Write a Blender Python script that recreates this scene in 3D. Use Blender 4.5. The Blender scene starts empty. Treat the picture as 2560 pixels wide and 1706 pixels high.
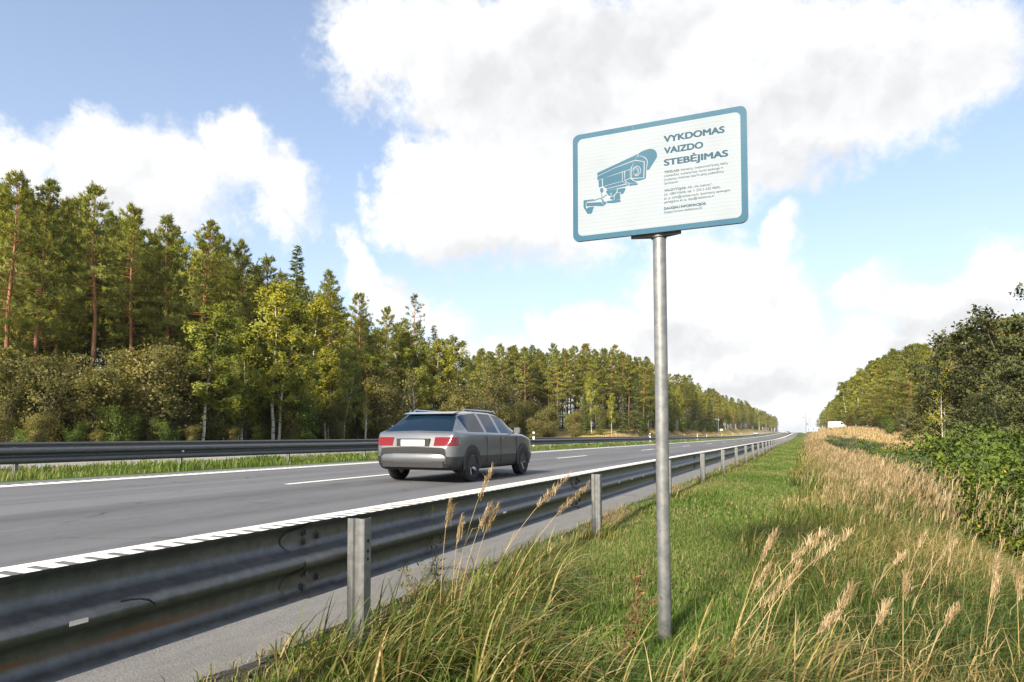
import bpy, math, random
import numpy as np
from mathutils import Vector, Matrix

# ------------------------------------------------------------------ camera, sky, sun, exposure
scene = bpy.context.scene
COL = scene.collection
RNG = np.random.default_rng(7)
random.seed(7)
PSI = math.atan(723 / 1707.0)            # the camera looks this far left of the road's direction (+Y)
PITCH = math.radians(2.5)
CAM_Z = 0.97
cam_data = bpy.data.cameras.new("camera")
cam = bpy.data.objects.new("camera", cam_data)
COL.objects.link(cam)
cam.location = (0, 0, CAM_Z)
cam.rotation_euler = (math.radians(90) + PITCH, 0, PSI)
cam_data.sensor_width = 36.0
cam_data.lens = 24.0
cam_data.shift_y = (235 - 1707 * math.tan(PITCH)) / 2560.0
cam_data.clip_end = 6000
cam_data.clip_start = 0.05
scene.camera = cam

SUN_EL = math.radians(32)
SUN_AZ = math.radians(186)               # compass angle of the sun from +Y towards +X: straight behind along the road
sun_dir = Vector((math.sin(SUN_AZ) * math.cos(SUN_EL), math.cos(SUN_AZ) * math.cos(SUN_EL), math.sin(SUN_EL)))
sd = bpy.data.lights.new("sun", 'SUN')
sd.energy = 5.0
sd.angle = math.radians(9.0)
sd.color = (1.0, 0.90, 0.72)
sun = bpy.data.objects.new("sun", sd)
COL.objects.link(sun)
sun.location = (30, -60, 60)
sun.rotation_euler = (-sun_dir).to_track_quat('-Z', 'Y').to_euler()

scene.view_settings.view_transform = 'Standard'
scene.view_settings.look = 'None'
scene.view_settings.gamma = 1.0
scene.view_settings.exposure = 1.05
scene.view_settings.use_curve_mapping = False
scene.render.film_transparent = False
scene.cycles.max_bounces = 6
scene.cycles.diffuse_bounces = 3
scene.cycles.glossy_bounces = 3
scene.cycles.transmission_bounces = 4
scene.cycles.transparent_max_bounces = 6
scene.cycles.caustics_reflective = False
scene.cycles.caustics_refractive = False
scene.cycles.use_denoising = True

world = bpy.data.worlds.new("World")
scene.world = world
world.use_nodes = True
WT = world.node_tree
for n in list(WT.nodes):
    WT.nodes.remove(n)


class NT:
    """small helper for building node trees"""
    def __init__(self, tree):
        self.t = tree

    def n(self, typ, **kw):
        nd = self.t.nodes.new(typ)
        for k, v in kw.items():
            setattr(nd, k, v)
        return nd

    def put(self, sock, v):
        if isinstance(v, bpy.types.NodeSocket):
            self.t.links.new(v, sock)
        elif isinstance(v, (tuple, list)) and sock.type == 'RGBA' and len(v) == 3:
            sock.default_value = (*v, 1)
        else:
            sock.default_value = v

    def m(self, op, a, b=None, c=None, clamp=False):
        nd = self.n('ShaderNodeMath', operation=op, use_clamp=clamp)
        self.put(nd.inputs[0], a)
        if b is not None:
            self.put(nd.inputs[1], b)
        if c is not None:
            self.put(nd.inputs[2], c)
        return nd.outputs[0]

    def v(self, op, a, b=None, scale=None):
        nd = self.n('ShaderNodeVectorMath', operation=op)
        self.put(nd.inputs[0], a)
        if b is not None:
            self.put(nd.inputs[1], b)
        if scale is not None:
            self.put(nd.inputs['Scale'], scale)
        return nd.outputs['Value'] if op in ('LENGTH', 'DOT_PRODUCT', 'DISTANCE') else nd.outputs[0]

    def sstep(self, x, a, b, lo=0.0, hi=1.0):
        nd = self.n('ShaderNodeMapRange', interpolation_type='SMOOTHSTEP')
        self.put(nd.inputs['Value'], x)
        nd.inputs['From Min'].default_value = a
        nd.inputs['From Max'].default_value = b
        nd.inputs['To Min'].default_value = lo
        nd.inputs['To Max'].default_value = hi
        return nd.outputs[0]

    def noise(self, vec, scale, detail=4, rough=0.5, dist=0.0, dims='3D'):
        nd = self.n('ShaderNodeTexNoise', noise_dimensions=dims)
        if vec is not None:
            self.put(nd.inputs['Vector'], vec)
        nd.inputs['Scale'].default_value = scale
        nd.inputs['Detail'].default_value = detail
        nd.inputs['Roughness'].default_value = rough
        nd.inputs['Distortion'].default_value = dist
        return nd

    def mix(self, f, a, b, blend='MIX'):
        nd = self.n('ShaderNodeMix', data_type='RGBA', blend_type=blend)
        self.put(nd.inputs[0], f)
        self.put(nd.inputs[6], a)
        self.put(nd.inputs[7], b)
        return nd.outputs[2]

    def ramp(self, f, stops, interp='LINEAR'):
        nd = self.n('ShaderNodeValToRGB')
        cr = nd.color_ramp
        cr.interpolation = interp
        while len(cr.elements) > 1:
            cr.elements.remove(cr.elements[-1])
        for i, (p, c) in enumerate(stops):
            e = cr.elements[0] if i == 0 else cr.elements.new(p)
            e.position = p
            e.color = (*c, 1) if len(c) == 3 else c
        self.put(nd.inputs[0], f)
        return nd.outputs[0]


# clouds: centre azimuth, centre elevation, half width, half height (radians), tilt (degrees)
BLOBS = [(-1.037, 0.318, 0.042, 0.039, 0), (-0.951, 0.336, 0.082, 0.055, 0), (-0.959, 0.38, 0.032, 0.033, -40), (-0.874, 0.335, 0.094, 0.057, 15), (-0.791, 0.372, 0.048, 0.058, 0), (-0.733, 0.344, 0.074, 0.045, 30), (-0.928, 0.283, 0.146, 0.043, 0), (-0.738, 0.298, 0.032, 0.031, 0), (-0.419, 0.512, 0.256, 0.117, 0), (-0.555, 0.525, 0.135, 0.068, 0), (-0.377, 0.362, 0.201, 0.127, 0), (-0.554, 0.343, 0.07, 0.074, 0), (-0.478, 0.302, 0.112, 0.06, 0), (-0.154, 0.476, 0.291, 0.126, 0), (0.056, 0.445, 0.202, 0.111, 0), (0.17, 0.433, 0.102, 0.072, -20), (-0.184, 0.365, 0.159, 0.113, 0), (-0.02, 0.397, 0.129, 0.072, 0), (-0.114, 0.183, 0.136, 0.083, 0), (-0.025, 0.268, 0.028, 0.057, 20), (-0.157, 0.208, 0.083, 0.066, 0), (-0.362, 0.148, 0.026, 0.035, 0), (-0.283, 0.132, 0.11, 0.052, 0), (-0.131, 0.106, 0.18, 0.067, 0), (-0.02, 0.14, 0.056, 0.081, 0), (-0.052, 0.054, 0.309, 0.05, 0), (-0.389, 0.052, 0.175, 0.035, 0), (-0.627, 0.236, 0.039, 0.06, 0), (-0.587, 0.199, 0.063, 0.039, 0), (-0.501, 0.173, 0.055, 0.034, 0), (-0.442, 0.122, 0.076, 0.035, 0), (0.088, 0.192, 0.044, 0.03, -10), (0.179, 0.156, 0.095, 0.048, 0), (0.22, 0.194, 0.055, 0.042, -20), (0.118, 0.121, 0.075, 0.04, 0), (0.19, 0.096, 0.097, 0.044, 0)]
SHADE = [(-0.371, 0.474, 0.197, 0.082, 0), (-0.43, 0.253, 0.195, 0.039, -5), (0.079, 0.427, 0.198, 0.067, 0), (-0.127, 0.41, 0.111, 0.059, 0), (-0.147, 0.118, 0.132, 0.025, 0), (0.179, 0.146, 0.087, 0.024, 0), (-0.052, 0.07, 0.171, 0.019, 0), (-0.269, 0.522, 0.177, 0.055, 0), (-0.914, 0.266, 0.117, 0.034, 0), (0.153, 0.109, 0.085, 0.02, 0), (0.004, 0.35, 0.131, 0.029, 0)]


def build_sky():
    w = NT(WT)
    tc = w.n('ShaderNodeTexCoord')
    d = w.v('NORMALIZE', tc.outputs['Generated'])
    sep = w.n('ShaderNodeSeparateXYZ')
    w.put(sep.inputs[0], d)
    az = w.m('ARCTAN2', sep.outputs[0], sep.outputs[1])
    el = w.m('ARCSINE', sep.outputs[2])
    comb = w.n('ShaderNodeCombineXYZ')
    w.put(comb.inputs[0], az)
    w.put(comb.inputs[1], el)
    # ragged outlines: the cloud coordinates are stirred by two sizes of noise
    n1 = w.noise(d, 9.0, 3, 0.55)
    n2 = w.noise(d, 34.0, 5, 0.6)
    n3 = w.noise(d, 120.0, 4, 0.6)
    off = w.v('ADD', w.v('SCALE', w.v('SUBTRACT', n1.outputs['Color'], (0.5, 0.5, 0.5)), scale=0.10),
              w.v('SCALE', w.v('SUBTRACT', n2.outputs['Color'], (0.5, 0.5, 0.5)), scale=0.045))
    p = w.v('ADD', comb.outputs[0], off)

    def field(blobs, soft):
        cur = None
        for (a, e, ra, re, rot) in blobs:
            mp = w.n('ShaderNodeMapping', vector_type='TEXTURE')
            w.put(mp.inputs['Vector'], p)
            mp.inputs['Location'].default_value = (a, e, 0)
            mp.inputs['Rotation'].default_value = (0, 0, math.radians(-rot))
            mp.inputs['Scale'].default_value = (ra, re, 1e6)
            v = w.m('SUBTRACT', 1.0, w.v('LENGTH', mp.outputs[0]))
            v = w.m('MULTIPLY', v, min(1.0, max(0.25, re / 0.07)) if soft else 1.0)
            cur = v if cur is None else w.m('SMOOTH_MAX', cur, v, 0.12)
        return cur
    dens = field(BLOBS, True)
    # the rest of the sky, outside the placed clouds: broken cumulus of the same kind
    az_off = w.m('ABSOLUTE', w.m('SUBTRACT', az, -0.40))
    outside = w.m('MAXIMUM', w.sstep(az_off, 0.72, 1.0), w.sstep(el, 0.60, 0.80))
    plane = w.v('DIVIDE', d, None)
    cz = w.n('ShaderNodeCombineXYZ')
    zz = w.m('ADD', w.m('ABSOLUTE', sep.outputs[2]), 0.25)
    for i in range(3):
        w.put(cz.inputs[i], zz)
    w.t.links.new(cz.outputs[0], plane.node.inputs[1])
    ng = w.noise(plane, 1.7, 6, 0.55)
    gen = w.m('MULTIPLY', w.m('SUBTRACT', ng.outputs['Fac'], 0.47), 3.0)
    dens = w.m('ADD', w.m('MULTIPLY', dens, w.m('SUBTRACT', 1.0, outside)), w.m('MULTIPLY', gen, outside))
    dens = w.m('ADD', dens, w.m('MULTIPLY', w.m('SUBTRACT', n2.outputs['Fac'], 0.5), 0.55))
    dens = w.m('ADD', dens, w.m('MULTIPLY', w.m('SUBTRACT', n3.outputs['Fac'], 0.5), 0.25))
    alpha = w.sstep(dens, -0.12, 0.34)
    # thin haze low in the sky, faint veil higher up
    veil = w.m('ADD', 0.13, w.m('MULTIPLY', w.m('POWER', 2.718, w.m('DIVIDE', w.m('MAXIMUM', el, 0.0), -0.22)), 0.74))
    # light and dark in the clouds: grey bases, fine billows
    sh = w.sstep(field(SHADE, False), -0.45, 0.85)
    nb = w.noise(w.v('ADD', d, w.v('SCALE', off, scale=0.6)), 16.0, 6, 0.55)
    bil = w.sstep(nb.outputs['Fac'], 0.33, 0.68)
    g_out = w.m('MULTIPLY', w.sstep(gen, 0.2, 0.9), outside)
    tone = w.m('MULTIPLY', w.m('MAXIMUM', sh, g_out), w.m('ADD', 0.55, w.m('MULTIPLY', bil, 0.5)))
    nu = w.noise(w.v('ADD', d, w.v('ADD', w.v('SCALE', off, scale=0.6), (-0.012, 0.0, 0.030))), 16.0, 6, 0.55)
    relief = w.m('MULTIPLY', w.m('SUBTRACT', nu.outputs['Fac'], nb.outputs['Fac']), 1.9)
    tone = w.m('ADD', w.m('ADD', w.m('MULTIPLY', tone, 1.0), relief), w.m('MULTIPLY', w.m('SUBTRACT', 1.0, bil), 0.06), clamp=True)
    ccol = w.mix(tone, (0.545, 0.545, 0.54), (0.41, 0.41, 0.416))
    sky = w.n('ShaderNodeTexSky', sky_type='NISHITA', sun_disc=False)
    sky.sun_elevation = SUN_EL
    sky.sun_rotation = SUN_AZ
    sky.air_density = 1.0
    sky.dust_density = 0.6
    sky.ozone_density = 1.6
    b1 = w.n('ShaderNodeBackground')
    clear = w.mix(1.0, sky.outputs[0], (0.122, 0.118, 0.118), 'MULTIPLY')
    w.put(b1.inputs[0], w.mix(veil, clear, (0.37, 0.40, 0.455)))
    b1.inputs[1].default_value = 1.0
    b2 = w.n('ShaderNodeBackground')
    w.put(b2.inputs[0], ccol)
    b2.inputs[1].default_value = 1.0
    mx = w.n('ShaderNodeMixShader')
    w.put(mx.inputs[0], w.m('MULTIPLY', alpha, 0.97))
    w.t.links.new(b1.outputs[0], mx.inputs[1])
    w.t.links.new(b2.outputs[0], mx.inputs[2])
    out = w.n('ShaderNodeOutputWorld')
    w.t.links.new(mx.outputs[0], out.inputs[0])


build_sky()
world.cycles.sampling_method = 'MANUAL'
world.cycles.sample_map_resolution = 512

# ------------------------------------------------------------------ the lie of the land
S_, C_ = math.sin(PSI), math.cos(PSI)


def sst(a, b, x):
    t = np.clip((np.asarray(x, float) - a) / (b - a), 0, 1)
    return t * t * (3 - 2 * t)


def zr(Y):
    """the road rises gently to a crest far away"""
    return 3.2 * sst(120, 700, Y)


LX = [-900, -60, -46, -40, -36, -33, -31, -29.2, -16.6, -15, -13.06, -2.25, -1.2, 0, 1.2, 6, 9, 14, 60, 900]
LZ = [0, .3, .1, -.1, -.4, -.5, -.1, -.02, .13, .15, .13, 0, -.04, -.10, -.16, -2.3, -2.4, -2.2, -1.5, -1.5]


RX, RZ = list(LX), list(LZ)
LX.insert(12, -2.10)
LZ.insert(12, -.075)


def gz(X, Y):
    X = np.asarray(X, float)
    Y = np.asarray(Y, float)
    z = np.interp(X, LX, LZ) + zr(Y)
    z = z + 3.0 * sst(105, 185, Y) * sst(30, 37, -X)
    z = z + 4.8 * sst(70, 190, Y) * sst(2.5, 9, X)
    off = np.where((X > -2.4), 1.0, np.where(X < -30, 1.0, 0.0))
    wob = 0.03 * np.sin(X * 2.1 + 1.3 * np.sin(Y * 0.7)) * np.sin(Y * 1.1 + X) + 0.10 * np.sin(X * 0.31 + 2) * np.sin(Y * 0.13)
    near = np.clip((X + 2.3) / 1.0, 0, 1)
    return z + wob * off * np.where(X > -2.4, near, 1.0)


def at_px(px, X):
    """a ground point in picture column px of the photograph at lateral place X"""
    u = (px - 1280) / 1707.0
    return X, X * (u * S_ + C_) / (u * C_ - S_)


def at_depth(px, d):
    u = (px - 1280) / 1707.0
    return d * (u * C_ - S_), d * (u * S_ + C_)


def depth_of(X, Y):
    return -X * S_ + Y * C_


def height_to(ytop, X, Y):
    """height of a thing standing at X, Y whose top is at row ytop"""
    return (1088 - ytop) * depth_of(X, Y) / 1707.0 + CAM_Z - float(gz(X, Y))


# ------------------------------------------------------------------ object helpers
def link(o, parent=None):
    COL.objects.link(o)
    if parent is not None:
        o.parent = parent
    return o


def tag(o, label=None, cat=None, group=None, kind=None):
    if label:
        o["label"] = label
    if cat:
        o["category"] = cat
    if group:
        o["group"] = group
    if kind:
        o["kind"] = kind
    return o


def empty(name, loc=(0, 0, 0), rz=0.0):
    o = bpy.data.objects.new(name, None)
    o.empty_display_size = 0.2
    o.location = loc
    o.rotation_euler = (0, 0, rz)
    return link(o)


def mesh_np(name, V, Fc, mats=None, smooth=False, tint=None, mat_idx=None, normals=None):
    """V (n,3); Fc a list of arrays of equal-length polygons (or one array)"""
    me = bpy.data.meshes.new(name)
    V = np.asarray(V, np.float32)
    if isinstance(Fc, np.ndarray):
        Fc = [Fc]
    Fc = [np.asarray(f, np.int32) for f in Fc if len(f)]
    me.vertices.add(len(V))
    me.vertices.foreach_set("co", V.ravel())
    nl = sum(f.size for f in Fc)
    npoly = sum(len(f) for f in Fc)
    me.loops.add(nl)
    me.polygons.add(npoly)
    me.loops.foreach_set("vertex_index", np.concatenate([f.ravel() for f in Fc]))
    counts = np.concatenate([np.full(len(f), f.shape[1], np.int32) for f in Fc])
    starts = np.concatenate([[0], np.cumsum(counts)[:-1]]).astype(np.int32)
    me.polygons.foreach_set("loop_start", starts)
    if smooth:
        me.polygons.foreach_set("use_smooth", np.ones(npoly, bool))
    if mat_idx is not None:
        me.polygons.foreach_set("material_index", np.asarray(mat_idx, np.int32))
    for m in (mats or []):
        me.materials.append(m)
    if tint is not None:
        at = me.attributes.new("tint", 'FLOAT', 'POINT')
        at.data.foreach_set("value", np.asarray(tint, np.float32))
    me.update(calc_edges=True)
    me.validate()
    if normals is not None:
        me.polygons.foreach_set("use_smooth", np.ones(npoly, bool))
        me.normals_split_custom_set_from_vertices(normals.astype(np.float32))
    return me


class MB:
    """collects simple shapes into one mesh"""
    def __init__(self):
        self.V, self.F = [], []

    def add(self, vs, fs):
        o = len(self.V)
        self.V += [tuple(map(float, v)) for v in vs]
        self.F += [tuple(i + o for i in f) for f in fs]
        return self

    def box(self, x0, x1, y0, y1, z0, z1):
        v = [(x0, y0, z0), (x1, y0, z0), (x1, y1, z0), (x0, y1, z0), (x0, y0, z1), (x1, y0, z1), (x1, y1, z1), (x0, y1, z1)]
        return self.add(v, [(0, 3, 2, 1), (4, 5, 6, 7), (0, 1, 5, 4), (1, 2, 6, 5), (2, 3, 7, 6), (3, 0, 4, 7)])

    def tube(self, pts, rads, n=8, cap=True):
        pts = [Vector(p) for p in pts]
        if not hasattr(rads, '__len__'):
            rads = [rads] * len(pts)
        vs, fs = [], []
        for i, p in enumerate(pts):
            t = (pts[min(i + 1, len(pts) - 1)] - pts[max(i - 1, 0)]).normalized()
            a = t.cross(Vector((0.3, 0.1, 1)) if abs(t.z) < 0.9 else Vector((1, 0, 0))).normalized()
            b = t.cross(a)
            for k in range(n):
                th = 2 * math.pi * k / n
                vs.append(p + (a * math.cos(th) + b * math.sin(th)) * rads[i])
        for i in range(len(pts) - 1):
            for k in range(n):
                fs.append((i * n + k, i * n + (k + 1) % n, (i + 1) * n + (k + 1) % n, (i + 1) * n + k))
        if cap:
            fs.append(tuple(range(n - 1, -1, -1)))
            fs.append(tuple(range((len(pts) - 1) * n, len(pts) * n)))
        return self.add(vs, fs)

    def prism(self, poly, axis, a, b):
        """a polygon (2-D list) pushed along an axis from a to b"""
        n = len(poly)

        def pt(q, h):
            return {'x': (h, q[0], q[1]), 'y': (q[0], h, q[1]), 'z': (q[0], q[1], h)}[axis]
        vs = [pt(q, a) for q in poly] + [pt(q, b) for q in poly]
        fs = [tuple(range(n)), tuple(range(2 * n - 1, n - 1, -1))]
        fs += [(i, (i + 1) % n, n + (i + 1) % n, n + i) for i in range(n)]
        return self.add(vs, fs)

    def mesh(self, name, mat, smooth=None):
        me = bpy.data.meshes.new(name)
        me.from_pydata(self.V, [], self.F)
        if mat is not None:
            me.materials.append(mat)
        if smooth is not None:
            me.polygons.foreach_set("use_smooth", np.ones(len(self.F), bool))
        me.update()
        if smooth is not None and smooth < 170:
            me.set_sharp_from_angle(angle=math.radians(smooth))
        return me

    def build(self, name, mat, parent=None, smooth=None):
        return link(bpy.data.objects.new(name, self.mesh(name, mat, smooth)), parent)


def inst(name, me, parent=None, loc=(0, 0, 0), rz=0.0, scale=None):
    o = bpy.data.objects.new(name, me)
    o.location = loc
    o.rotation_euler = (0, 0, rz)
    if scale is not None:
        o.scale = scale
    return link(o, parent)


# ------------------------------------------------------------------ materials
def material(name):
    m = bpy.data.materials.new(name)
    m.use_nodes = True
    t = NT(m.node_tree)
    b = m.node_tree.nodes['Principled BSDF']
    return m, t, b


def simple(name, col, rough=0.5, metal=0.0, spec=None, emit=None, coat=0.0):
    m, t, b = material(name)
    b.inputs['Base Color'].default_value = (*col, 1)
    b.inputs['Roughness'].default_value = rough
    b.inputs['Metallic'].default_value = metal
    if spec is not None:
        b.inputs['Specular IOR Level'].default_value = spec
    b.inputs['Coat Weight'].default_value = coat
    if emit:
        b.inputs['Emission Color'].default_value = (*emit[0], 1)
        b.inputs['Emission Strength'].default_value = emit[1]
    return m


def bump(t, b, h, strength, dist=0.01):
    bp = t.n('ShaderNodeBump')
    bp.inputs['Strength'].default_value = strength
    bp.inputs['Distance'].default_value = dist
    t.put(bp.inputs['Height'], h)
    t.t.links.new(bp.outputs[0], b.inputs['Normal'])


def leaf_mat(name, stops, trans=0.35, rough=0.55, spec=0.25):
    """stops: colours along the per-leaf tint; thin leaves let some light through"""
    m, t, b = material(name)
    at = t.n('ShaderNodeAttribute', attribute_name='tint')
    oi = t.n('ShaderNodeObjectInfo')
    f = t.m('ADD', at.outputs['Fac'], t.m('MULTIPLY', t.m('SUBTRACT', oi.outputs['Random'], 0.5), 0.22), clamp=True)
    col = t.ramp(f, stops)
    t.put(b.inputs['Base Color'], col)
    b.inputs['Roughness'].default_value = rough
    b.inputs['Specular IOR Level'].default_value = spec
    tr = t.n('ShaderNodeBsdfTranslucent')
    t.put(tr.inputs[0], t.mix(1.0, col, (1.0, 0.95, 0.55), 'MULTIPLY'))
    mx = t.n('ShaderNodeMixShader')
    mx.inputs[0].default_value = trans
    t.t.links.new(b.outputs[0], mx.inputs[1])
    t.t.links.new(tr.outputs[0], mx.inputs[2])
    t.t.links.new(mx.outputs[0], m.node_tree.nodes['Material Output'].inputs[0])
    return m


M = {}
M['pine_needles'] = leaf_mat('pine_needles', [(0, (0.114, 0.146, 0.033)), (.45, (0.221, 0.246, 0.045)), (.8, (0.393, 0.364, 0.061)), (1, (0.540, 0.449, 0.075))], 0.34)
M['spruce_needles'] = leaf_mat('spruce_needles', [(0, (0.051, 0.080, 0.022)), (.6, (0.114, 0.154, 0.033)), (1, (0.255, 0.259, 0.054))], 0.3)
M['birch_leaves'] = leaf_mat('birch_leaves', [(0, (0.124, 0.165, 0.030)), (.5, (0.257, 0.287, 0.047)), (.8, (0.433, 0.382, 0.055)), (1, (0.500, 0.490, 0.041))], 0.42)
M['willow_leaves'] = leaf_mat('willow_leaves', [(0, (0.077, 0.086, 0.026)), (.6, (0.180, 0.168, 0.050)), (1, (0.324, 0.250, 0.079))], 0.35)
M['alder_leaves'] = leaf_mat('alder_leaves', [(0, (0.049, 0.060, 0.022)), (.6, (0.108, 0.118, 0.040)), (.95, (0.192, 0.173, 0.053)), (1, (0.451, 0.260, 0.036))], 0.25)
M['bush_leaves'] = leaf_mat('bush_leaves', [(0, (0.044, 0.079, 0.015)), (.6, (0.127, 0.179, 0.027)), (.9, (0.256, 0.273, 0.037)), (1, (0.570, 0.416, 0.037))], 0.35)
M['sallow_leaves'] = leaf_mat('sallow_leaves', [(0, (0.052, 0.078, 0.036)), (.6, (0.111, 0.143, 0.072)), (1, (0.195, 0.208, 0.091))], 0.3)
M['grass'] = leaf_mat('grass', [(0, (0.044, 0.085, 0.014)), (.4, (0.104, 0.175, 0.031)), (.7, (0.188, 0.244, 0.061)), (.86, (0.298, 0.250, 0.122)), (1, (0.397, 0.291, 0.171))], 0.4)
M['long_grass'] = leaf_mat('long_grass', [(0, (0.040, 0.071, 0.014)), (.45, (0.094, 0.140, 0.029)), (.7, (0.183, 0.205, 0.047)), (.85, (0.378, 0.264, 0.106)), (1, (0.484, 0.396, 0.202))], 0.35)
M['dry_grass'] = leaf_mat('dry_grass', [(0, (0.132, 0.132, 0.049)), (.4, (0.284, 0.223, 0.108)), (.75, (0.426, 0.315, 0.179)), (1, (0.569, 0.437, 0.281))], 0.35)
M['rust_weeds'] = leaf_mat('rust_weeds', [(0, (.07, .05, .02)), (.5, (.17, .095, .04)), (1, (.28, .16, .07))], 0.25)


def bark_mat(name, low, high, z0, z1, dark, scale=14.0, amount=0.6):
    m, t, b = material(name)
    tc = t.n('ShaderNodeTexCoord')
    sp = t.n('ShaderNodeSeparateXYZ')
    t.put(sp.inputs[0], tc.outputs['Object'])
    c = t.mix(t.sstep(sp.outputs[2], z0, z1), low, high)
    mp = t.n('ShaderNodeMapping')
    t.put(mp.inputs[0], tc.outputs['Object'])
    mp.inputs['Scale'].default_value = (1, 1, 0.25)
    nz = t.noise(mp.outputs[0], scale, 4, 0.6)
    c = t.mix(t.sstep(nz.outputs['Fac'], 0.42, 0.6, 0, amount), c, dark)
    t.put(b.inputs['Base Color'], c)
    b.inputs['Roughness'].default_value = 0.9
    bump(t, b, nz.outputs['Fac'], 0.5, 0.03)
    return m


M['pine_bark'] = bark_mat('pine_bark', (.115, .075, .052), (.34, .145, .062), 4.0, 9.0, (.06, .042, .03))
M['spruce_bark'] = bark_mat('spruce_bark', (.09, .065, .05), (.10, .07, .05), 2, 10, (.05, .035, .03))
M['grey_bark'] = bark_mat('grey_bark', (.13, .115, .09), (.17, .15, .12), 1, 6, (.07, .06, .05))


def birch_bark():
    m, t, b = material('birch_bark')
    tc = t.n('ShaderNodeTexCoord')
    mp = t.n('ShaderNodeMapping')
    t.put(mp.inputs[0], tc.outputs['Object'])
    mp.inputs['Scale'].default_value = (1.5, 1.5, 5)
    nz = t.noise(mp.outputs[0], 1.6, 5, 0.65)
    sp = t.n('ShaderNodeSeparateXYZ')
    t.put(sp.inputs[0], tc.outputs['Object'])
    c = t.mix(t.sstep(nz.outputs['Fac'], 0.52, 0.62), (.60, .57, .50), (.05, .045, .04))
    c = t.mix(t.sstep(sp.outputs[2], 8.0, 12.0), c, (.30, .21, .14))
    t.put(b.inputs['Base Color'], c)
    b.inputs['Roughness'].default_value = 0.75
    return m


M['birch_bark'] = birch_bark()


def galvanised(name, base=0.36, rust=False, streak=True, metal=0.75, rough=0.48):
    m, t, b = material(name)
    tc = t.n('ShaderNodeTexCoord')
    co = tc.outputs['Object']
    geo = t.n('ShaderNodeNewGeometry')
    n1 = t.noise(geo.outputs['Position'], 22.0, 5, 0.65)
    vo = t.n('ShaderNodeTexVoronoi')
    t.put(vo.inputs['Vector'], geo.outputs['Position'])
    vo.inputs['Scale'].default_value = 90
    n2 = t.noise(geo.outputs['Position'], 3.0, 4, 0.6)
    c = t.mix(t.sstep(n1.outputs['Fac'], 0.32, 0.68), (base * .74, base * .77, base * .80), (base * 1.12, base * 1.14, base * 1.15))
    c = t.mix(t.m('MULTIPLY', vo.outputs['Color'], 0.16), c, (base * 1.5, base * 1.5, base * 1.5))
    c = t.mix(t.sstep(n2.outputs['Fac'], 0.5, 0.72, 0, 0.25), c, (base * .55, base * .54, base * .50))
    r = t.m('ADD', rough - 0.10, t.m('MULTIPLY', n1.outputs['Fac'], 0.22))
    metal_v = metal
    if rust:
        sp = t.n('ShaderNodeSeparateXYZ')
        t.put(sp.inputs[0], co)
        pos = t.n('ShaderNodeSeparateXYZ')
        t.put(pos.inputs[0], geo.outputs['Position'])
        mpz = t.n('ShaderNodeMapping')
        t.put(mpz.inputs[0], geo.outputs['Position'])
        mpz.inputs['Scale'].default_value = (3, 0.55, 9)
        ns = t.noise(mpz.outputs[0], 3.0, 5, 0.6)
        band = t.m('SUBTRACT', 1.0, t.m('ABSOLUTE', t.m('DIVIDE', t.m('ADD', sp.outputs[2], 0.098), 0.024)), clamp=True)
        nl = t.noise(None, 0.42, 2, 0.5)
        cb = t.n('ShaderNodeCombineXYZ')
        t.put(cb.inputs[1], pos.outputs[1])
        t.t.links.new(cb.outputs[0], nl.inputs['Vector'])
        first = t.m('MAXIMUM', t.sstep(pos.outputs[1], 2.2, 1.5), t.sstep(nl.outputs['Fac'], 0.58, 0.66))
        rm = t.m('MULTIPLY', t.m('MULTIPLY', t.sstep(band, 0.0, 0.7), first), t.sstep(ns.outputs['Fac'], 0.34, 0.62))
        spots = t.m('MULTIPLY', t.sstep(t.noise(geo.outputs['Position'], 8.0, 6, 0.7).outputs['Fac'], 0.72, 0.78), 0.7)
        rm = t.m('MAXIMUM', rm, spots)
        c = t.mix(rm, c, t.mix(ns.outputs['Fac'], (.055, .026, .012), (.24, .095, .025)))
        metal_v = t.m('MULTIPLY', t.m('SUBTRACT', 1.0, rm), metal)
        r = t.m('MAXIMUM', r, t.m('MULTIPLY', rm, 0.85))
    t.put(b.inputs['Base Color'], c)
    t.put(b.inputs['Roughness'], r)
    t.put(b.inputs['Metallic'], metal_v)
    bump(t, b, n1.outputs['Fac'], 0.12, 0.004)
    return m


M['rail_steel'] = galvanised('rail_steel', 0.125, rust=True, metal=.55, rough=.42)  # rail, post and pole base colours darkened in place of cloud shade
M['post_steel'] = galvanised('post_steel', 0.19, rough=0.55, metal=0.55)
M['pole_steel'] = galvanised('pole_steel', 0.23, rough=0.5, metal=0.55)
M['dark_steel'] = galvanised('dark_steel', 0.13, rough=0.55)


def pole_material():
    m = M['pole_steel']
    t = NT(m.node_tree)
    b = m.node_tree.nodes['Principled BSDF']
    tc = t.n('ShaderNodeTexCoord')
    col_in = b.inputs['Base Color'].links[0].from_socket
    mp = t.n('ShaderNodeMapping')
    t.put(mp.inputs[0], tc.outputs['Object'])
    mp.inputs['Scale'].default_value = (14, 14, 5)
    nz = t.noise(mp.outputs[0], 1.0, 5, 0.65)
    sp = t.n('ShaderNodeSeparateXYZ')
    t.put(sp.inputs[0], tc.outputs['Object'])
    zone = t.m('ADD', t.m('MULTIPLY', t.sstep(sp.outputs[2], 0.62, 0.80), t.sstep(sp.outputs[2], 0.96, 0.86)), 0.08)
    zone = t.m('MAXIMUM', zone, t.sstep(sp.outputs[2], 0.30, 0.10, 0, 0.35))
    rm = t.m('MULTIPLY', t.sstep(nz.outputs['Fac'], 0.585, 0.66), zone, clamp=True)
    t.put(b.inputs['Base Color'], t.mix(rm, col_in, (.20, .065, .03)))


pole_material()


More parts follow.
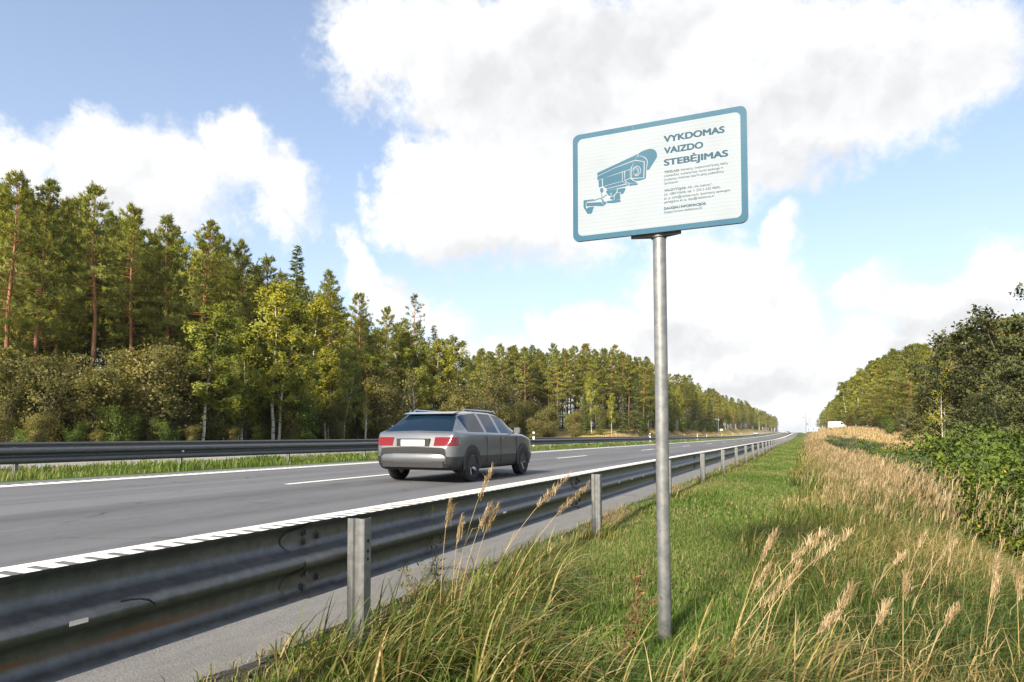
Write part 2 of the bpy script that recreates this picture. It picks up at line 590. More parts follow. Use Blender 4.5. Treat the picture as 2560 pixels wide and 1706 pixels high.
def asphalt(name, base, warm, tracks, scale=1.0):
    m, t, b = material(name)
    geo = t.n('ShaderNodeNewGeometry')
    P = geo.outputs['Position']
    sp = t.n('ShaderNodeSeparateXYZ')
    t.put(sp.inputs[0], P)
    g1 = t.noise(P, 140.0, 3, 0.7)
    vo = t.n('ShaderNodeTexVoronoi')
    t.put(vo.inputs['Vector'], P)
    vo.inputs['Scale'].default_value = 95
    mp = t.n('ShaderNodeMapping')
    t.put(mp.inputs[0], P)
    mp.inputs['Scale'].default_value = (1.6, 0.05, 1)
    n2 = t.noise(mp.outputs[0], 1.0, 4, 0.55)
    n3 = t.noise(P, 0.8, 5, 0.6)
    c = t.mix(t.sstep(g1.outputs['Fac'], 0.25, 0.75), tuple(base * .55 * q for q in warm), tuple(base * 1.45 * q for q in warm))
    c = t.mix(t.sstep(vo.outputs['Distance'], 0.12, 0.0, 0, .5), c, tuple(base * 2.4 * q for q in warm))
    c = t.mix(t.sstep(n3.outputs['Fac'], .35, .7, 0, .28), c, tuple(base * .6 * q for q in warm))
    mq = t.n('ShaderNodeMapping')
    t.put(mq.inputs[0], P)
    mq.inputs['Scale'].default_value = (9.0, 2.2, 1)
    n4 = t.noise(mq.outputs[0], 1.0, 5, 0.7)
    c = t.mix(t.sstep(n4.outputs['Fac'], .40, .70, 0, .32), c, tuple(base * 1.55 * q for q in warm))
    # fine wandering cracks
    vc = t.n('ShaderNodeTexVoronoi', feature='DISTANCE_TO_EDGE')
    t.put(vc.inputs['Vector'], t.v('ADD', P, t.v('SCALE', n3.outputs['Color'], scale=.9)))
    vc.inputs['Scale'].default_value = .33
    crack = t.m('MULTIPLY', t.sstep(vc.outputs['Distance'], .012, .003), t.sstep(n3.outputs['Fac'], .50, .58))
    c = t.mix(t.m('MULTIPLY', crack, .75), c, tuple(base * .25 * q for q in warm))
    if tracks:
        c = t.mix(t.sstep(n2.outputs['Fac'], .42, .62, 0, .45), c, tuple(base * 1.7 * q for q in warm))
        c = t.mix(t.sstep(n2.outputs['Fac'], .40, .30, 0, .55), c, tuple(base * .5 * q for q in warm))
        # wheel tracks polished a little darker, and the joint between two paving lanes
        for xc, wd, am in ((-6.0, .35, .32), (-7.75, .35, .32), (-9.55, .3, .22), (-11.2, .3, .22)):
            k = t.sstep(t.m('ABSOLUTE', t.m('SUBTRACT', sp.outputs[0], xc)), wd * 1.8, 0.0, 0, am)
            c = t.mix(k, c, tuple(base * .52 * q for q in warm))
        jt = t.m('ABSOLUTE', t.m('SUBTRACT', t.m('ADD', sp.outputs[0], t.m('MULTIPLY', n3.outputs['Fac'], .12)), -9.25))
        c = t.mix(t.sstep(jt, .03, .008, 0, .6), c, tuple(base * .3 * q for q in warm))
    t.put(b.inputs['Base Color'], c)
    t.put(b.inputs['Roughness'], t.m('ADD', 0.68, t.m('MULTIPLY', g1.outputs['Fac'], 0.25)))
    b.inputs['Specular IOR Level'].default_value = 0.35
    hh = t.m('ADD', g1.outputs['Fac'], t.m('MULTIPLY', vo.outputs['Distance'], 0.6))
    bump(t, b, hh, 0.55, 0.006)
    return m


M['asphalt'] = asphalt('asphalt', 0.105, (.97, .985, 1.07), True)
M['shoulder_asphalt'] = asphalt('shoulder_asphalt', 0.145, (1.03, 1.0, .97), False)  # near paving darker than its own tone, standing in for cloud shade
M['far_asphalt'] = asphalt('far_asphalt', 0.23, (1.08, 1.0, 1.0), False)


def paint_mat():
    m, t, b = material('road_paint')
    geo = t.n('ShaderNodeNewGeometry')
    P = geo.outputs['Position']
    n1 = t.noise(P, 60.0, 5, 0.7)
    n2 = t.noise(P, 5.0, 4, 0.6)
    c = t.mix(t.sstep(n1.outputs['Fac'], .5, .72, 0, .55), (.74, .73, .69), (.42, .41, .39))
    c = t.mix(t.sstep(n2.outputs['Fac'], .5, .75, 0, .3), c, (.45, .44, .41))
    t.put(b.inputs['Base Color'], c)
    b.inputs['Roughness'].default_value = 0.7
    bump(t, b, n1.outputs['Fac'], .3, .003)
    return m


M['paint'] = paint_mat()


def ground_mat():
    m, t, b = material('ground_cover')
    at = t.n('ShaderNodeAttribute', attribute_name='cover')
    geo = t.n('ShaderNodeNewGeometry')
    P = geo.outputs['Position']
    n1 = t.noise(P, 9.0, 6, 0.7)
    n2 = t.noise(P, 0.7, 4, 0.6)
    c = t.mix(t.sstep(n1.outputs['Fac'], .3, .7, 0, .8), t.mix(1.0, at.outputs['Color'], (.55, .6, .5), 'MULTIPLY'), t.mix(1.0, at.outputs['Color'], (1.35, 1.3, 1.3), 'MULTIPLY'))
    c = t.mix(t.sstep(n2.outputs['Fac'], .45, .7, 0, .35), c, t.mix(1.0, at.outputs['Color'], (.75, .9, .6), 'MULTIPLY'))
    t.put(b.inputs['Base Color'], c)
    b.inputs['Roughness'].default_value = 0.95
    b.inputs['Specular IOR Level'].default_value = 0.1
    bump(t, b, n1.outputs['Fac'], 0.9, 0.05)
    return m


M['ground'] = ground_mat()

# ------------------------------------------------------------------ ground, carriageways, markings
def axis(parts):
    out = []
    for a, b, s in parts:
        out += list(np.arange(a, b - 1e-6, s))
    return np.array(out + [parts[-1][1]])


def build_ground():
    xs = axis([(-900, -100, 80), (-100, -46, 6), (-46, -28, 1.0), (-28, -17, 2.2), (-17, -12, .5), (-12, -3, 1.5), (-3, 4, .25), (4, 16, .6), (16, 60, 4), (60, 900, 70)])
    ys = axis([(-60, 0, 6), (0, 16, .4), (16, 60, 1.5), (60, 220, 5), (220, 800, 20), (800, 2600, 150)])
    X, Y = np.meshgrid(xs, ys)
    Z = gz(X, Y)
    on_road = ((X < -2.2) & (X > -12.9)) | ((X < -16.8) & (X > -29.0))
    Z = Z - np.where(on_road, 0.10, 0.0)
    V = np.stack([X, Y, Z], -1).reshape(-1, 3)
    nx, ny = len(xs), len(ys)
    i = (np.arange(ny - 1)[:, None] * nx + np.arange(nx - 1)[None]).ravel()
    Fc = np.stack([i, i + 1, i + nx + 1, i + nx], -1)
    me = mesh_np('ground', V, Fc, [M['ground']], smooth=True)
    x, y = V[:, 0], V[:, 1]
    green = np.array([.075, .125, .025])
    olive = np.array([.12, .12, .045])
    gold = np.array([.42, .30, .11])
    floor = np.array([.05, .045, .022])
    soil = np.array([.12, .095, .07])
    colr = np.tile(green, (len(V), 1))

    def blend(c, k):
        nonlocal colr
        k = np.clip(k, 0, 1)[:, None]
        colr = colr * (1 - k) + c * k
    blend(olive, sst(-.3, .6, x))
    blend(gold, sst(4, 8, x) * sst(35, 75, y))
    blend(soil, sst(-2.0, -2.25, x) * sst(-2.7, -2.5, x))
    blend(gold, sst(29, 32, -x) * sst(95, 130, y))
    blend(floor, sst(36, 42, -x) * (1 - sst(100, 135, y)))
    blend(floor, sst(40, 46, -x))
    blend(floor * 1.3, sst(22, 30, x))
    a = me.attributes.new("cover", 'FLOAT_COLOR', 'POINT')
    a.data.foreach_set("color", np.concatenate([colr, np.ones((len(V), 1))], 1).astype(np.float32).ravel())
    o = inst('ground', me)
    tag(o, 'grassy verges, ditch and forest floor on both sides of the motorway', kind='structure')
    return o


build_ground()


def strip(name, x_list, y0, y1, dz, mat, step=6.0, parent=None, edge=None):
    ys = np.arange(y0, y1 + 1e-6, step)
    if ys[-1] < y1:
        ys = np.append(ys, y1)
    V = []
    for y in ys:
        for k, x in enumerate(x_list):
            xx = x
            if edge is not None and k == edge:
                xx = x + 0.02 * math.sin(y * 3.1) + 0.014 * math.sin(y * 7.7 + 1) + 0.010 * math.sin(y * 17.3)
            V.append((xx, y, float(np.interp(xx, RX, RZ) + zr(y)) + dz))
    n = len(x_list)
    i = (np.arange(len(ys) - 1)[:, None] * n + np.arange(n - 1)[None]).ravel()
    Fc = np.stack([i, i + 1, i + n + 1, i + n], -1)
    return inst(name, mesh_np(name, V, Fc, [mat], smooth=True), parent)


def slab(name, x_list, y0, y1, mat, edge=None):
    o = strip(name, x_list, y0, y1, 0.0, mat, 6.0 if edge is None else 0.12, edge=edge)
    return tag(o, kind='structure')


road = slab('road', [-13.06, -8.6, -4.66], -40, 1500, M['asphalt'])
tag(road, 'grey asphalt carriageway with dashed lane line nearest the camera')
sh_near = strip('road_shoulder', [-4.66, -3.4, -2.2], -10, 60, 0.0, M['shoulder_asphalt'], 0.1, edge=2)
tag(sh_near, 'paved shoulder strip running beneath the near guardrail', kind='structure')
sh_far = strip('road_shoulder', [-4.66, -3.4, -2.2], 60, 1500, 0.0, M['shoulder_asphalt'], 6.0)
tag(sh_far, 'distant stretch of paved shoulder along the near guardrail', kind='structure')
# the broken side of the pavement
mb = MB()
yy = np.arange(-1.0, 30.0, 0.12)
for a, b2 in zip(yy[:-1], yy[1:]):
    def ex(y):
        return -2.2 + 0.02 * math.sin(y * 3.1) + 0.014 * math.sin(y * 7.7 + 1) + 0.010 * math.sin(y * 17.3)
    ja, jb = .03 * math.sin(a * 23.0) ** 2, .03 * math.sin(b2 * 23.0) ** 2
    mb.add([(ex(a), a, -.001), (ex(b2), b2, -.001), (ex(b2) + .02 + jb, b2, -.03), (ex(a) + .02 + ja, a, -.03), (ex(b2) + .05 + jb, b2, -.12), (ex(a) + .05 + ja, a, -.12)], [(0, 1, 2, 3), (3, 2, 4, 5)])
o = mb.build('road_edge', simple('edge_asphalt', (.045, .042, .04), .95))
tag(o, 'dark broken edge of the shoulder paving beside the grass', kind='structure')
road2 = slab('road_opposite', [-29.2, -23, -16.6], -40, 1500, M['far_asphalt'])
tag(road2, 'pale pinkish carriageway for oncoming traffic beyond the median')


def quad_strip(mb, x0, x1, y0, y1, dz):
    n = max(1, int((y1 - y0) / 8))
    for k in range(n):
        a = y0 + (y1 - y0) * k / n
        b_ = y0 + (y1 - y0) * (k + 1) / n
        pts = [(x0, a), (x1, a), (x1, b_), (x0, b_)]
        mb.add([(x, y, float(np.interp(x, RX, RZ) + zr(y)) + dz) for x, y in pts], [(0, 1, 2, 3)])


mb = MB()
quad_strip(mb, -5.19, -5.05, -20, 1200, .004)
for k in range(int(-10 / .2), int(160 / .2)):
    j = random.uniform(-.008, .008)
    quad_strip(mb, -5.05, -4.70 + random.uniform(-.03, .03), k * .2 + j, k * .2 + random.uniform(.115, .135) + j, .004)
quad_strip(mb, -5.05, -4.70, 160, 1200, .004)
mb.build('edge_line', M['paint'], road)
mb = MB()
quad_strip(mb, -12.14, -12.0, -20, 1200, .004)
for k in range(int(-10 / .2), int(90 / .2)):
    quad_strip(mb, -12.42, -12.14, k * .2, k * .2 + .125, .004)
quad_strip(mb, -12.42, -12.14, 90, 1200, .004)
mb.build('edge_line', M['paint'], road)
for k in range(-2, 28):
    y0 = 9.84 + 14.9 * k
    mb = MB()
    quad_strip(mb, -8.68, -8.54, y0, y0 + 3.9, .004)
    mb.build('lane_dash', M['paint'], road)
for xe in (-17.4, -28.0):
    mb = MB()
    quad_strip(mb, xe - .12, xe + .12, -20, 1200, .004)
    mb.build('edge_line', M['paint'], road2)
for k in range(0, 20):
    y0 = 6 + 15 * k
    mb = MB()
    quad_strip(mb, -22.78, -22.64, y0, y0 + 4, .004)
    mb.build('lane_dash', M['paint'], road2)

# ------------------------------------------------------------------ guardrails
# W-beam outline: (offset away from the post, height about the middle)
WPROF = [(.034, .158), (.038, .151), (.062, .138), (.078, .124), (.083, .104), (.083, .082), (.080, .062), (.066, .047), (.030, .031), (.009, .019), (.000, .007), (.000, -.007), (.009, -.019),
         (.030, -.031), (.066, -.047), (.080, -.062), (.083, -.082), (.083, -.104), (.078, -.124), (.062, -.138), (.038, -.151), (.034, -.158)]


def beam_mesh(name, side, slots, fine=True, length=3.85, overlap=True):
    """one 4 m beam; its front end laps over its neighbour with a scalloped edge. side -1: faces -X"""
    ys = [0.0]
    for s in slots:
        ys += [s - .028, s + .028]
    ys += list(np.linspace(0.5, length, 7 if fine else 2)) + [length]
    ys = sorted(set(round(v, 4) for v in ys))
    V, Fs = [], []
    n = len(WPROF)

    def start(z):
        if not overlap:
            return 0.0
        a = abs(z)
        return -.28 - .065 * math.exp(-((a - .095) / .045) ** 2) + .07 * max(0, (a - .12) / .04)
    for i, y in enumerate(ys):
        for (dx, z) in WPROF:
            lap = .006 * (1 - min(1, y / 1.0)) if overlap else 0
            V.append((side * dx - side * lap, start(z) if i == 0 else y, z))
    for i in range(len(ys) - 1):
        for k in range(n - 1):
            if k == 10 and any(abs(ys[i] - (s - .028)) < 1e-3 for s in slots):
                # slot: a long hole through the middle ridge
                continue
            Fs.append((i * n + k, i * n + k + 1, (i + 1) * n + k + 1, (i + 1) * n + k))
    me = bpy.data.meshes.new(name)
    me.from_pydata(V, [], Fs)
    me.materials.append(M['rail_steel'])
    me.polygons.foreach_set("use_smooth", np.ones(len(Fs), bool))
    me.update()
    return me


def bolt_mesh():
    mb = MB()
    mb.tube([(0, 0, 0), (.004, 0, 0)], .017, 12)
    mb.tube([(.004, 0, 0), (.016, 0, 0)], .011, 6)
    return mb.mesh('bolt', M['dark_steel'], 30)


def post_mesh(h):
    """rolled post with a rib down its face"""
    t = .005
    # outline seen from above: face towards -Y with a rib, flange towards +X
    out = [(-.052, -.028), (-.018, -.028), (-.010, -.016), (.010, -.016), (.018, -.028), (.040, -.028), (.050, -.020), (.050, .040), (.040, .050)]
    inn = [(.040 - t, .050 - t), (.050 - t, .040 - t), (.050 - t, -.018), (.040 - t, -.028 + t), (.018 + t, -.028 + t), (.010 + t, -.016 + t), (-.010 - t, -.016 + t), (-.018 - t, -.028 + t), (-.052, -.028 + t)]
    mb = MB()
    mb.prism([(x * .84, y * .84) for x, y in out + inn], 'z', -.35, h)
    me = mb.mesh('post', M['post_steel'], 40)
    return me


SPACING = 3.85
BOLT = bolt_mesh()
_h = MB()
_h.tube([(0, 0, 0), (.0006, 0, 0)], .0075, 10)
HOLE = _h.mesh('hole', simple('hole_dark', (.01, .01, .01), .9))
POST = post_mesh(0.60)
POST_F = post_mesh(0.60)
BEAM_NEAR = beam_mesh('rail_beam', -1, [1.15, 1.78, 2.42])
BEAM_FIRST = beam_mesh('rail_beam', -1, [1.15, 1.78, 2.61])
BEAM_PLAIN = beam_mesh('rail_beam', -1, [], fine=False)
BEAM_MED = beam_mesh('rail_beam', 1, [], fine=False)


def guardrail(label, X, y_first, y_last, side, top, near_n, group=None):
    """side: direction of the traffic face (-1 road lies towards -X)"""
    g = empty('guardrail', (X, y_first, 0))
    tag(g, label, 'guardrail', group)
    k = 0
    y = y_first
    base = float(np.interp(X, LX, LZ))
    while y < y_last:
        near = k < near_n
        z0, z1 = float(zr(y)), float(zr(y + SPACING))
        me = ((BEAM_FIRST if k == 1 else BEAM_NEAR) if near else BEAM_PLAIN) if side < 0 else BEAM_MED
        b = inst('rail_beam', me, g, (side * .065, y - y_first, top - .158 + z0))
        b.rotation_euler = (math.atan2(z1 - z0, SPACING) + random.uniform(-.0012, .0012), random.uniform(-.01, .01), random.uniform(-.001, .001))
        pst = inst('post', POST, g, (0, y - y_first, top - .60 + z0 + random.uniform(-.006, .006)), random.uniform(-.05, .05))
        if near:
            for hz_ in (.50, .455, .42):
                inst('hole', HOLE, pst, (.0424, .010, hz_))
        if near:
            for (dy, dz) in ((-.20, .115), (-.20, .075), (-.20, -.06), (-.21, -.115), (-.11, .09), (-.11, -.09)):
                dx = float(np.interp(dz, [q[1] for q in WPROF][::-1], [q[0] for q in WPROF][::-1]))
                inst('bolt', BOLT, b, (side * dx - side * .006, dy, dz))
            # the distance block between post and beam
        k += 1
        y += SPACING
    return g


guardrail('near galvanised steel guardrail with open posts beside the sign pole', -1.83, -5.135, 330, -1, .597, 6)
guardrail('guardrail on the grass median between the two carriageways', -14.12, -6.9, 420, 1, .72, 0)
guardrail('farthest guardrail, beyond the oncoming lanes in front of the forest', -30.0, -6.0, 240, 1, .67, 0)

mb = MB()
mb.tube([(-1.885, 1.445, .474), (-1.880, 1.475, .473), (-1.876, 1.505, .469), (-1.874, 1.535, .459), (-1.876, 1.555, .444), (-1.880, 1.565, .424)], [.0045, .0034, .003, .0038, .0034, .002], 6)
tag(mb.build('loose_wire', simple('black_rubber', (.012, .011, .010), .6), None, 60), 'short black bent wire hanging on the near rail beam', 'wire')
mb = MB()
mb.box(-.008, .008, -.03, .03, -.05, .05)
REFL = mb.mesh('reflector', simple('reflector_white', (.75, .72, .70), .3))
for k, y in enumerate((12.35, 48.4, 84.5)):
    o = inst('reflector', REFL, None, (-14.03, y, .60))
    tag(o, ('small pale reflector on the median rail at the left of the picture', 'small pale reflector on the median rail right of the passing car', 'small pale reflector on the median rail just right of the sign pole')[k], 'reflector', 'reflectors on the median rail')

# ------------------------------------------------------------------ the sign
def sheeting(name, col, rough, ribs, bands=False, metal=0.0, coat=0.6):
    m, t, b = material(name)
    tc = t.n('ShaderNodeTexCoord')
    sp = t.n('ShaderNodeSeparateXYZ')
    t.put(sp.inputs[0], tc.outputs['Object'])
    wv = t.m('SINE', t.m('MULTIPLY', sp.outputs[2], ribs))
    nz = t.noise(tc.outputs['Object'], 5.0, 4, 0.6)
    c = t.mix(t.sstep(wv, -.6, .9, 0, .35), col, tuple(min(1, q * 1.1 + .01) for q in col))
    c = t.mix(t.sstep(nz.outputs['Fac'], .45, .7, 0, .3), c, tuple(q * .86 for q in col))
    t.put(b.inputs['Base Color'], c)
    t.put(b.inputs['Roughness'], t.m('ADD', rough, t.m('MULTIPLY', nz.outputs['Fac'], .12)))
    b.inputs['Specular IOR Level'].default_value = 0.18
    b.inputs['Coat Weight'].default_value = coat
    b.inputs['Coat Roughness'].default_value = 0.12
    bump(t, b, t.m('ADD', t.m('MULTIPLY', wv, .35), t.m('MULTIPLY', nz.outputs['Fac'], 1.5)), .15, .0015)
    return m


M['sign_white_shaded'] = sheeting('sign_white_shaded', (.252, .286, .332), .55, 330.0, coat=.0)  # sign colours darker than the real sheeting: cloud shade is put into them
M['sign_blue'] = sheeting('sign_blue', (.014, .082, .142), .45, 0.0, coat=.0)
M['sign_ink'] = sheeting('sign_ink', (.018, .066, .108), .55, 0.0, coat=.0)
M['sign_ink_grey'] = sheeting('sign_ink_grey', (.085, .125, .16), .6, 0.0, coat=.0)
SW, SH = .868, .566
SX, SZ, SY = -1.081, 1.976, 3.37          # lower left corner of the panel's face


def rrect(x0, x1, z0, z1, r, n=6):
    pts = []
    for cx, cz, a0 in ((x1 - r, z1 - r, 0), (x0 + r, z1 - r, 90), (x0 + r, z0 + r, 180), (x1 - r, z0 + r, 270)):
        for k in range(n + 1):
            a = math.radians(a0 + 90 * k / n)
            pts.append((cx + r * math.cos(a), cz + r * math.sin(a)))
    return pts


PIC = [
 ((3470,4110),(3652,4192),(3966,4241),(4134,4215),(4277,4119),(4347,3997),(4370,3834),(4345,3740),(3981,3209),(3849,3192),(3862,3312),(3908,3575),(3878,3727),(3770,3866),(3650,3939),(3505,3986),(3408,3984)),
 ((1313,3430),(3421,4080),(3274,3807),(3042,3768),(2181,3563),(1321,3279)),
 ((1321,3242),(2181,3526),(3225,3753),(3077,3466),(3003,3379),(2698,3325),(1932,3178),(1321,3054)),
 ((3291,3821),(3384,3955),(3505,3951),(3650,3897),(3770,3804),(3853,3681),(3864,3581),(3826,3317),(3810,2807),(3738,2756),(3472,2713),(3352,2721),(3207,2783),(3110,2854),(3726,2806),(3757,3659),(3300,3800)),
 ((3242,3762),(3708,3630),(3678,2850),(3106,2908),(3109,3449)),
 ((3035,3381),(3074,3418),(3072,2913),(3033,2919)),
 ((2759,3292),(3003,3342),(3001,2924),(2818,2876),(2745,2862)),
 ((2781,2832),(3037,2881),(3134,2769),(3303,2684),(3376,2661),(3230,2640),(2963,2671),(2854,2736)),
 ((1608,3100),(2599,3266),(2602,2821),(2130,2777),(1608,2690)),
 ((2636,3273),(2710,3287),(2720,2841),(2817,2716),(2927,2652),(2933,2535),(2877,2536),(2841,2652),(2671,2787),(2634,2829)),
 ((1378,3034),(1559,3077),(1558,2689),(1396,2670)),
 ((1633,2662),(2130,2740),(2622,2794),(2768,2667),(1931,2583),(1807,2563)),
 ((1820,2536),(2327,2577),(2829,2616),(2846,2533),(2375,2496),(1820,2450)),
 ((2968,2638),(3375,2612),(3394,2512),(2967,2523)),
 ((1770,2432),(2351,2470),(2314,2332),(2227,2208),(2128,2136),(2030,2125),(1931,2163),(1832,2263),(1782,2356)),
 ((2400,2455),(2767,2453),(2754,2320),(2668,2197),(2534,2142),(2510,2280),(2350,2278)),
 ((2202,2101),(2326,2256),(2485,2247),(2508,1912),(2202,1904)),
 ((2017,2089),(2165,2106),(2172,1921),(2103,1918),(2029,1989),(1955,1999)),
 ((1819,1907),(2508,1888),(2525,1775),(2177,1756),(1819,1796)),
 ((731,1952),(1521,1897),(1546,1832),(1608,1762),(1670,1877),(1782,1887),(1782,1788),(1608,1676),(1184,1744),(732,1778)),
 ((579,2110),(1146,2096),(1134,2073),(832,2063),(769,2022),(782,1983),(706,1981),(694,1758),(720,1643),(833,1715),(1134,1713),(1009,1371),(796,1373),(580,1736)),
 ((1471,2610),(1621,2601),(1621,2514),(1633,2438),(1583,2383),(1496,2395),(1454,2476),(1471,2535)),
 ((1524,2379),(1553,2375),(1563,2094),(1534,2088)),
 ((1571,2113),(1683,2196),(1807,2241),(1812,2204),(1695,2158),(1608,2071)),
 ((819,2053),(1134,2048),(1334,2095),(1446,2117),(1534,2088),(1621,1995),(1670,1889),(1608,1799),(1558,1867),(1571,1952),(1509,2047),(1434,2082),(1159,2007),(819,2015)),
]
TEXT = [  # words, left, baseline, width, capital height, weight, material
    ("VYKDOMAS", .472, .445, .284, .0308, .016, 'sign_ink'),
    ("VAIZDO", .4725, .3872, .184, .0306, .016, 'sign_ink'),
    ("STEBĖJIMAS", .472, .3276, .2985, .0306, .016, 'sign_ink'),
    ("TIKSLAIS:", .4712, .2898, .073, .0115, .016, 'sign_ink_grey'),
    ("Asmenų, (ne)sumokėjusių kelių", .550, .2898, .2195, .0115, .005, 'sign_ink_grey'),
    ("mokesčio, nustatymas, turto apsauga ir", .471, .2708, .279, .0115, .005, 'sign_ink_grey'),
    ("įrodymų rinkimas teisės aktų pažeidimų", .471, .2520, .280, .0115, .005, 'sign_ink_grey'),
    ("tyrimams", .471, .2336, .0647, .0115, .005, 'sign_ink_grey'),
    ("VALDYTOJAS:", .470, .1982, .105, .0115, .016, 'sign_ink_grey'),
    ("AB „Via Lietuva“,", .582, .1982, .116, .0115, .005, 'sign_ink_grey'),
    ("į.k. 188710638, tel. + 370 5 232 9600,", .470, .1785, .265, .0115, .005, 'sign_ink_grey'),
    ("el. p. info@vialietuva.lt, duomenų apsaugos", .4697, .1585, .310, .0115, .005, 'sign_ink_grey'),
    ("pareigūno el. p. dap@vialietuva.lt", .4695, .1402, .236, .0115, .005, 'sign_ink_grey'),
    ("DAUGIAU INFORMACIJOS:", .4691, .1084, .199, .0115, .016, 'sign_ink'),
    ("https://www.vialietuva.lt/", .4689, .0900, .182, .0115, .005, 'sign_ink_grey'),
]


def build_sign():
    px, py = -.645, SY + .05
    pz = float(gz(px, py))
    s = empty('information_sign', (px, py, pz))
    tag(s, 'white information sign with blue surveillance camera and writing on a steel pole', 'road sign')

    def L(x, y, z):
        return (x - px, y - py, z - pz)
    mb = MB()
    mb.tube([L(px + .012, py, pz - .3), L(px + .006, py, 1.2), L(px, py, SZ + SH - .03)], .0325, 28)
    mb.build('pole', M['pole_steel'], s, 40)
    # panel: folded aluminium plate, rounded corners
    mb = MB()
    outer = [(SX + q[0] - px, SZ + q[1] - pz) for q in rrect(0, SW, 0, SH, .034, 8)]
    mb.prism(outer, 'y', SY - py, SY - py + .014)
    pan = mb.build('panel', simple('aluminium', (.28, .27, .25), .5, .3), s)
    # blue border ring on its face
    inn = [(SX + q[0] - px, SZ + q[1] - pz) for q in rrect(.028, SW - .030, .027, SH - .028, .026, 8)]
    out2 = [(SX + q[0] - px, SZ + q[1] - pz) for q in rrect(.0006, SW - .0006, .0006, SH - .0006, .0335, 8)]
    n = len(inn)
    yb = SY - py - .001
    mb = MB()
    mb.add([(a, yb, c) for a, c in out2] + [(a, yb, c) for a, c in inn], [(i, n + i, n + (i + 1) % n, (i + 1) % n) for i in range(n)])
    mb.build('border', M['sign_blue'], pan)
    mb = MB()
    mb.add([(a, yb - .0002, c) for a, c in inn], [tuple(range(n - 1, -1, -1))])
    mb.build('face', M['sign_white_shaded'], pan)
    kx, kz = SW / .86, SH / .56
    mb = MB()
    for poly in PIC:
        q = [(SX - px + x * 1e-4 * kx, yb - .001, SZ - pz + z * 1e-4 * kz) for x, z in poly]
        area = sum(q[i][0] * q[(i + 1) % len(q)][2] - q[(i + 1) % len(q)][0] * q[i][2] for i in range(len(q)))
        idx = list(range(len(q)))
        mb.add(q, [tuple(idx if area > 0 else idx[::-1])])
    mb.build('camera_pictogram', M['sign_blue'], pan)
    mb = MB()

    def ring(cx, cz, r0x, r0z, r1x, r1z, dy):
        n = 28
        a = [(SX - px + (cx + r0x * math.cos(t)) * kx, dy, SZ - pz + (cz + r0z * math.sin(t)) * kz) for t in np.linspace(0, 2 * math.pi, n, False)]
        b = [(SX - px + (cx + r1x * math.cos(t)) * kx, dy, SZ - pz + (cz + r1z * math.sin(t)) * kz) for t in np.linspace(0, 2 * math.pi, n, False)]
        mb.add(a + b, [(i, (i + 1) % n, n + (i + 1) % n, n + i) for i in range(n)])
    ring(.3343, .3218, .0218, .0262, .0188, .0228, yb - .0016)
    ring(.3300, .3200, .0168, .0205, .0145, .0178, yb - .0016)
    ring(.3290, .3192, .0125, .0155, .0105, .0132, yb - .0016)
    ring(.2030, .2223, .0064, .0064, .0042, .0042, yb - .0016)
    mb.build('lens_rings', M['sign_white_shaded'], pan)
    # lettering
    dg = None
    for (txt, lx, bz, wd, cap, wt, mat) in TEXT:
        cu = bpy.data.curves.new('lettering', 'FONT')
        cu.body = txt
        cu.size = 1.0
        cu.fill_mode = 'BOTH'
        to = bpy.data.objects.new('lettering', cu)
        COL.objects.link(to)
        bpy.context.view_layer.update()
        dg = bpy.context.evaluated_depsgraph_get()
        me = bpy.data.meshes.new_from_object(to.evaluated_get(dg))
        COL.objects.unlink(to)
        bpy.data.objects.remove(to)
        co = np.empty(len(me.vertices) * 3, np.float32)
        me.vertices.foreach_get("co", co)
        co = co.reshape(-1, 3)
        x0, x1 = co[:, 0].min(), co[:, 0].max()
        sx = wd / (x1 - x0)
        sz = cap / .70
        polys = [tuple(pl.vertices) for pl in me.polygons]
        bpy.data.meshes.remove(me)
        mb = MB()
        # heavier strokes: the same outline laid a few times, each a hair to the side and above the last
        for j, (ex_, ez_) in enumerate([(0, 0)] if not wt else ([(-.042, 0), (-.016, .022), (.016, -.022), (.042, 0)] if wt > .01 else [(-.016, 0), (.016, 0)])):
            mb.add(np.stack([SX - px + (lx + (co[:, 0] - x0 + ex_) * sx) * kx, np.full(len(co), yb - .001 - .0002 * j),
                             SZ - pz + (bz + (co[:, 1] + ez_) * sz) * kz], -1), polys)
        mb.build('lettering', M[mat], pan)
    # faint vertical seam in the sheeting
    mb = MB()
    mb.box(SX - px + .3204, SX - px + .3209, yb - .0008, yb - .0004, SZ - pz + .004, SZ - pz + SH - .004)
    mb.build('sheet_seam', simple('seam', (.33, .355, .38), .5), pan)
    # bracket under the lower edge and behind the panel
    for dz in (-.016, SH - .10):
        mb = MB()
        zc = SZ - pz + dz
        mb.tube([(-.0, .0, zc), (.0, .0, zc + .022)], .039, 20)
        mb.prism([(-.135, -.028), (.115, -.028), (.115, -.022), (.04, .006), (-.04, .006), (-.135, -.022)], 'z', zc + .004, zc + .020)
        mb.build('bracket', M['dark_steel'], s, 40)
    return s


build_sign()
# ------------------------------------------------------------------ vegetation: leaf and twig builders
def unit(v):
    return v / np.maximum(np.linalg.norm(v, axis=-1, keepdims=True), 1e-9)


def leaf_quads(P, D, L, W, rng):
    """diamond leaves: base P, direction D, length L, width W"""
    n = len(P)
    side = unit(np.cross(D, unit(rng.normal(size=(n, 3)))))
    a = P
    b = P + D * (L * .5)[:, None] + side * (W * .5)[:, None]
    c = P + D * L[:, None]
    d = P + D * (L * .5)[:, None] - side * (W * .5)[:, None]
    V = np.stack([a, b, c, d], 1).reshape(-1, 3)
    Fc = np.arange(n * 4).reshape(n, 4)
    return V, Fc


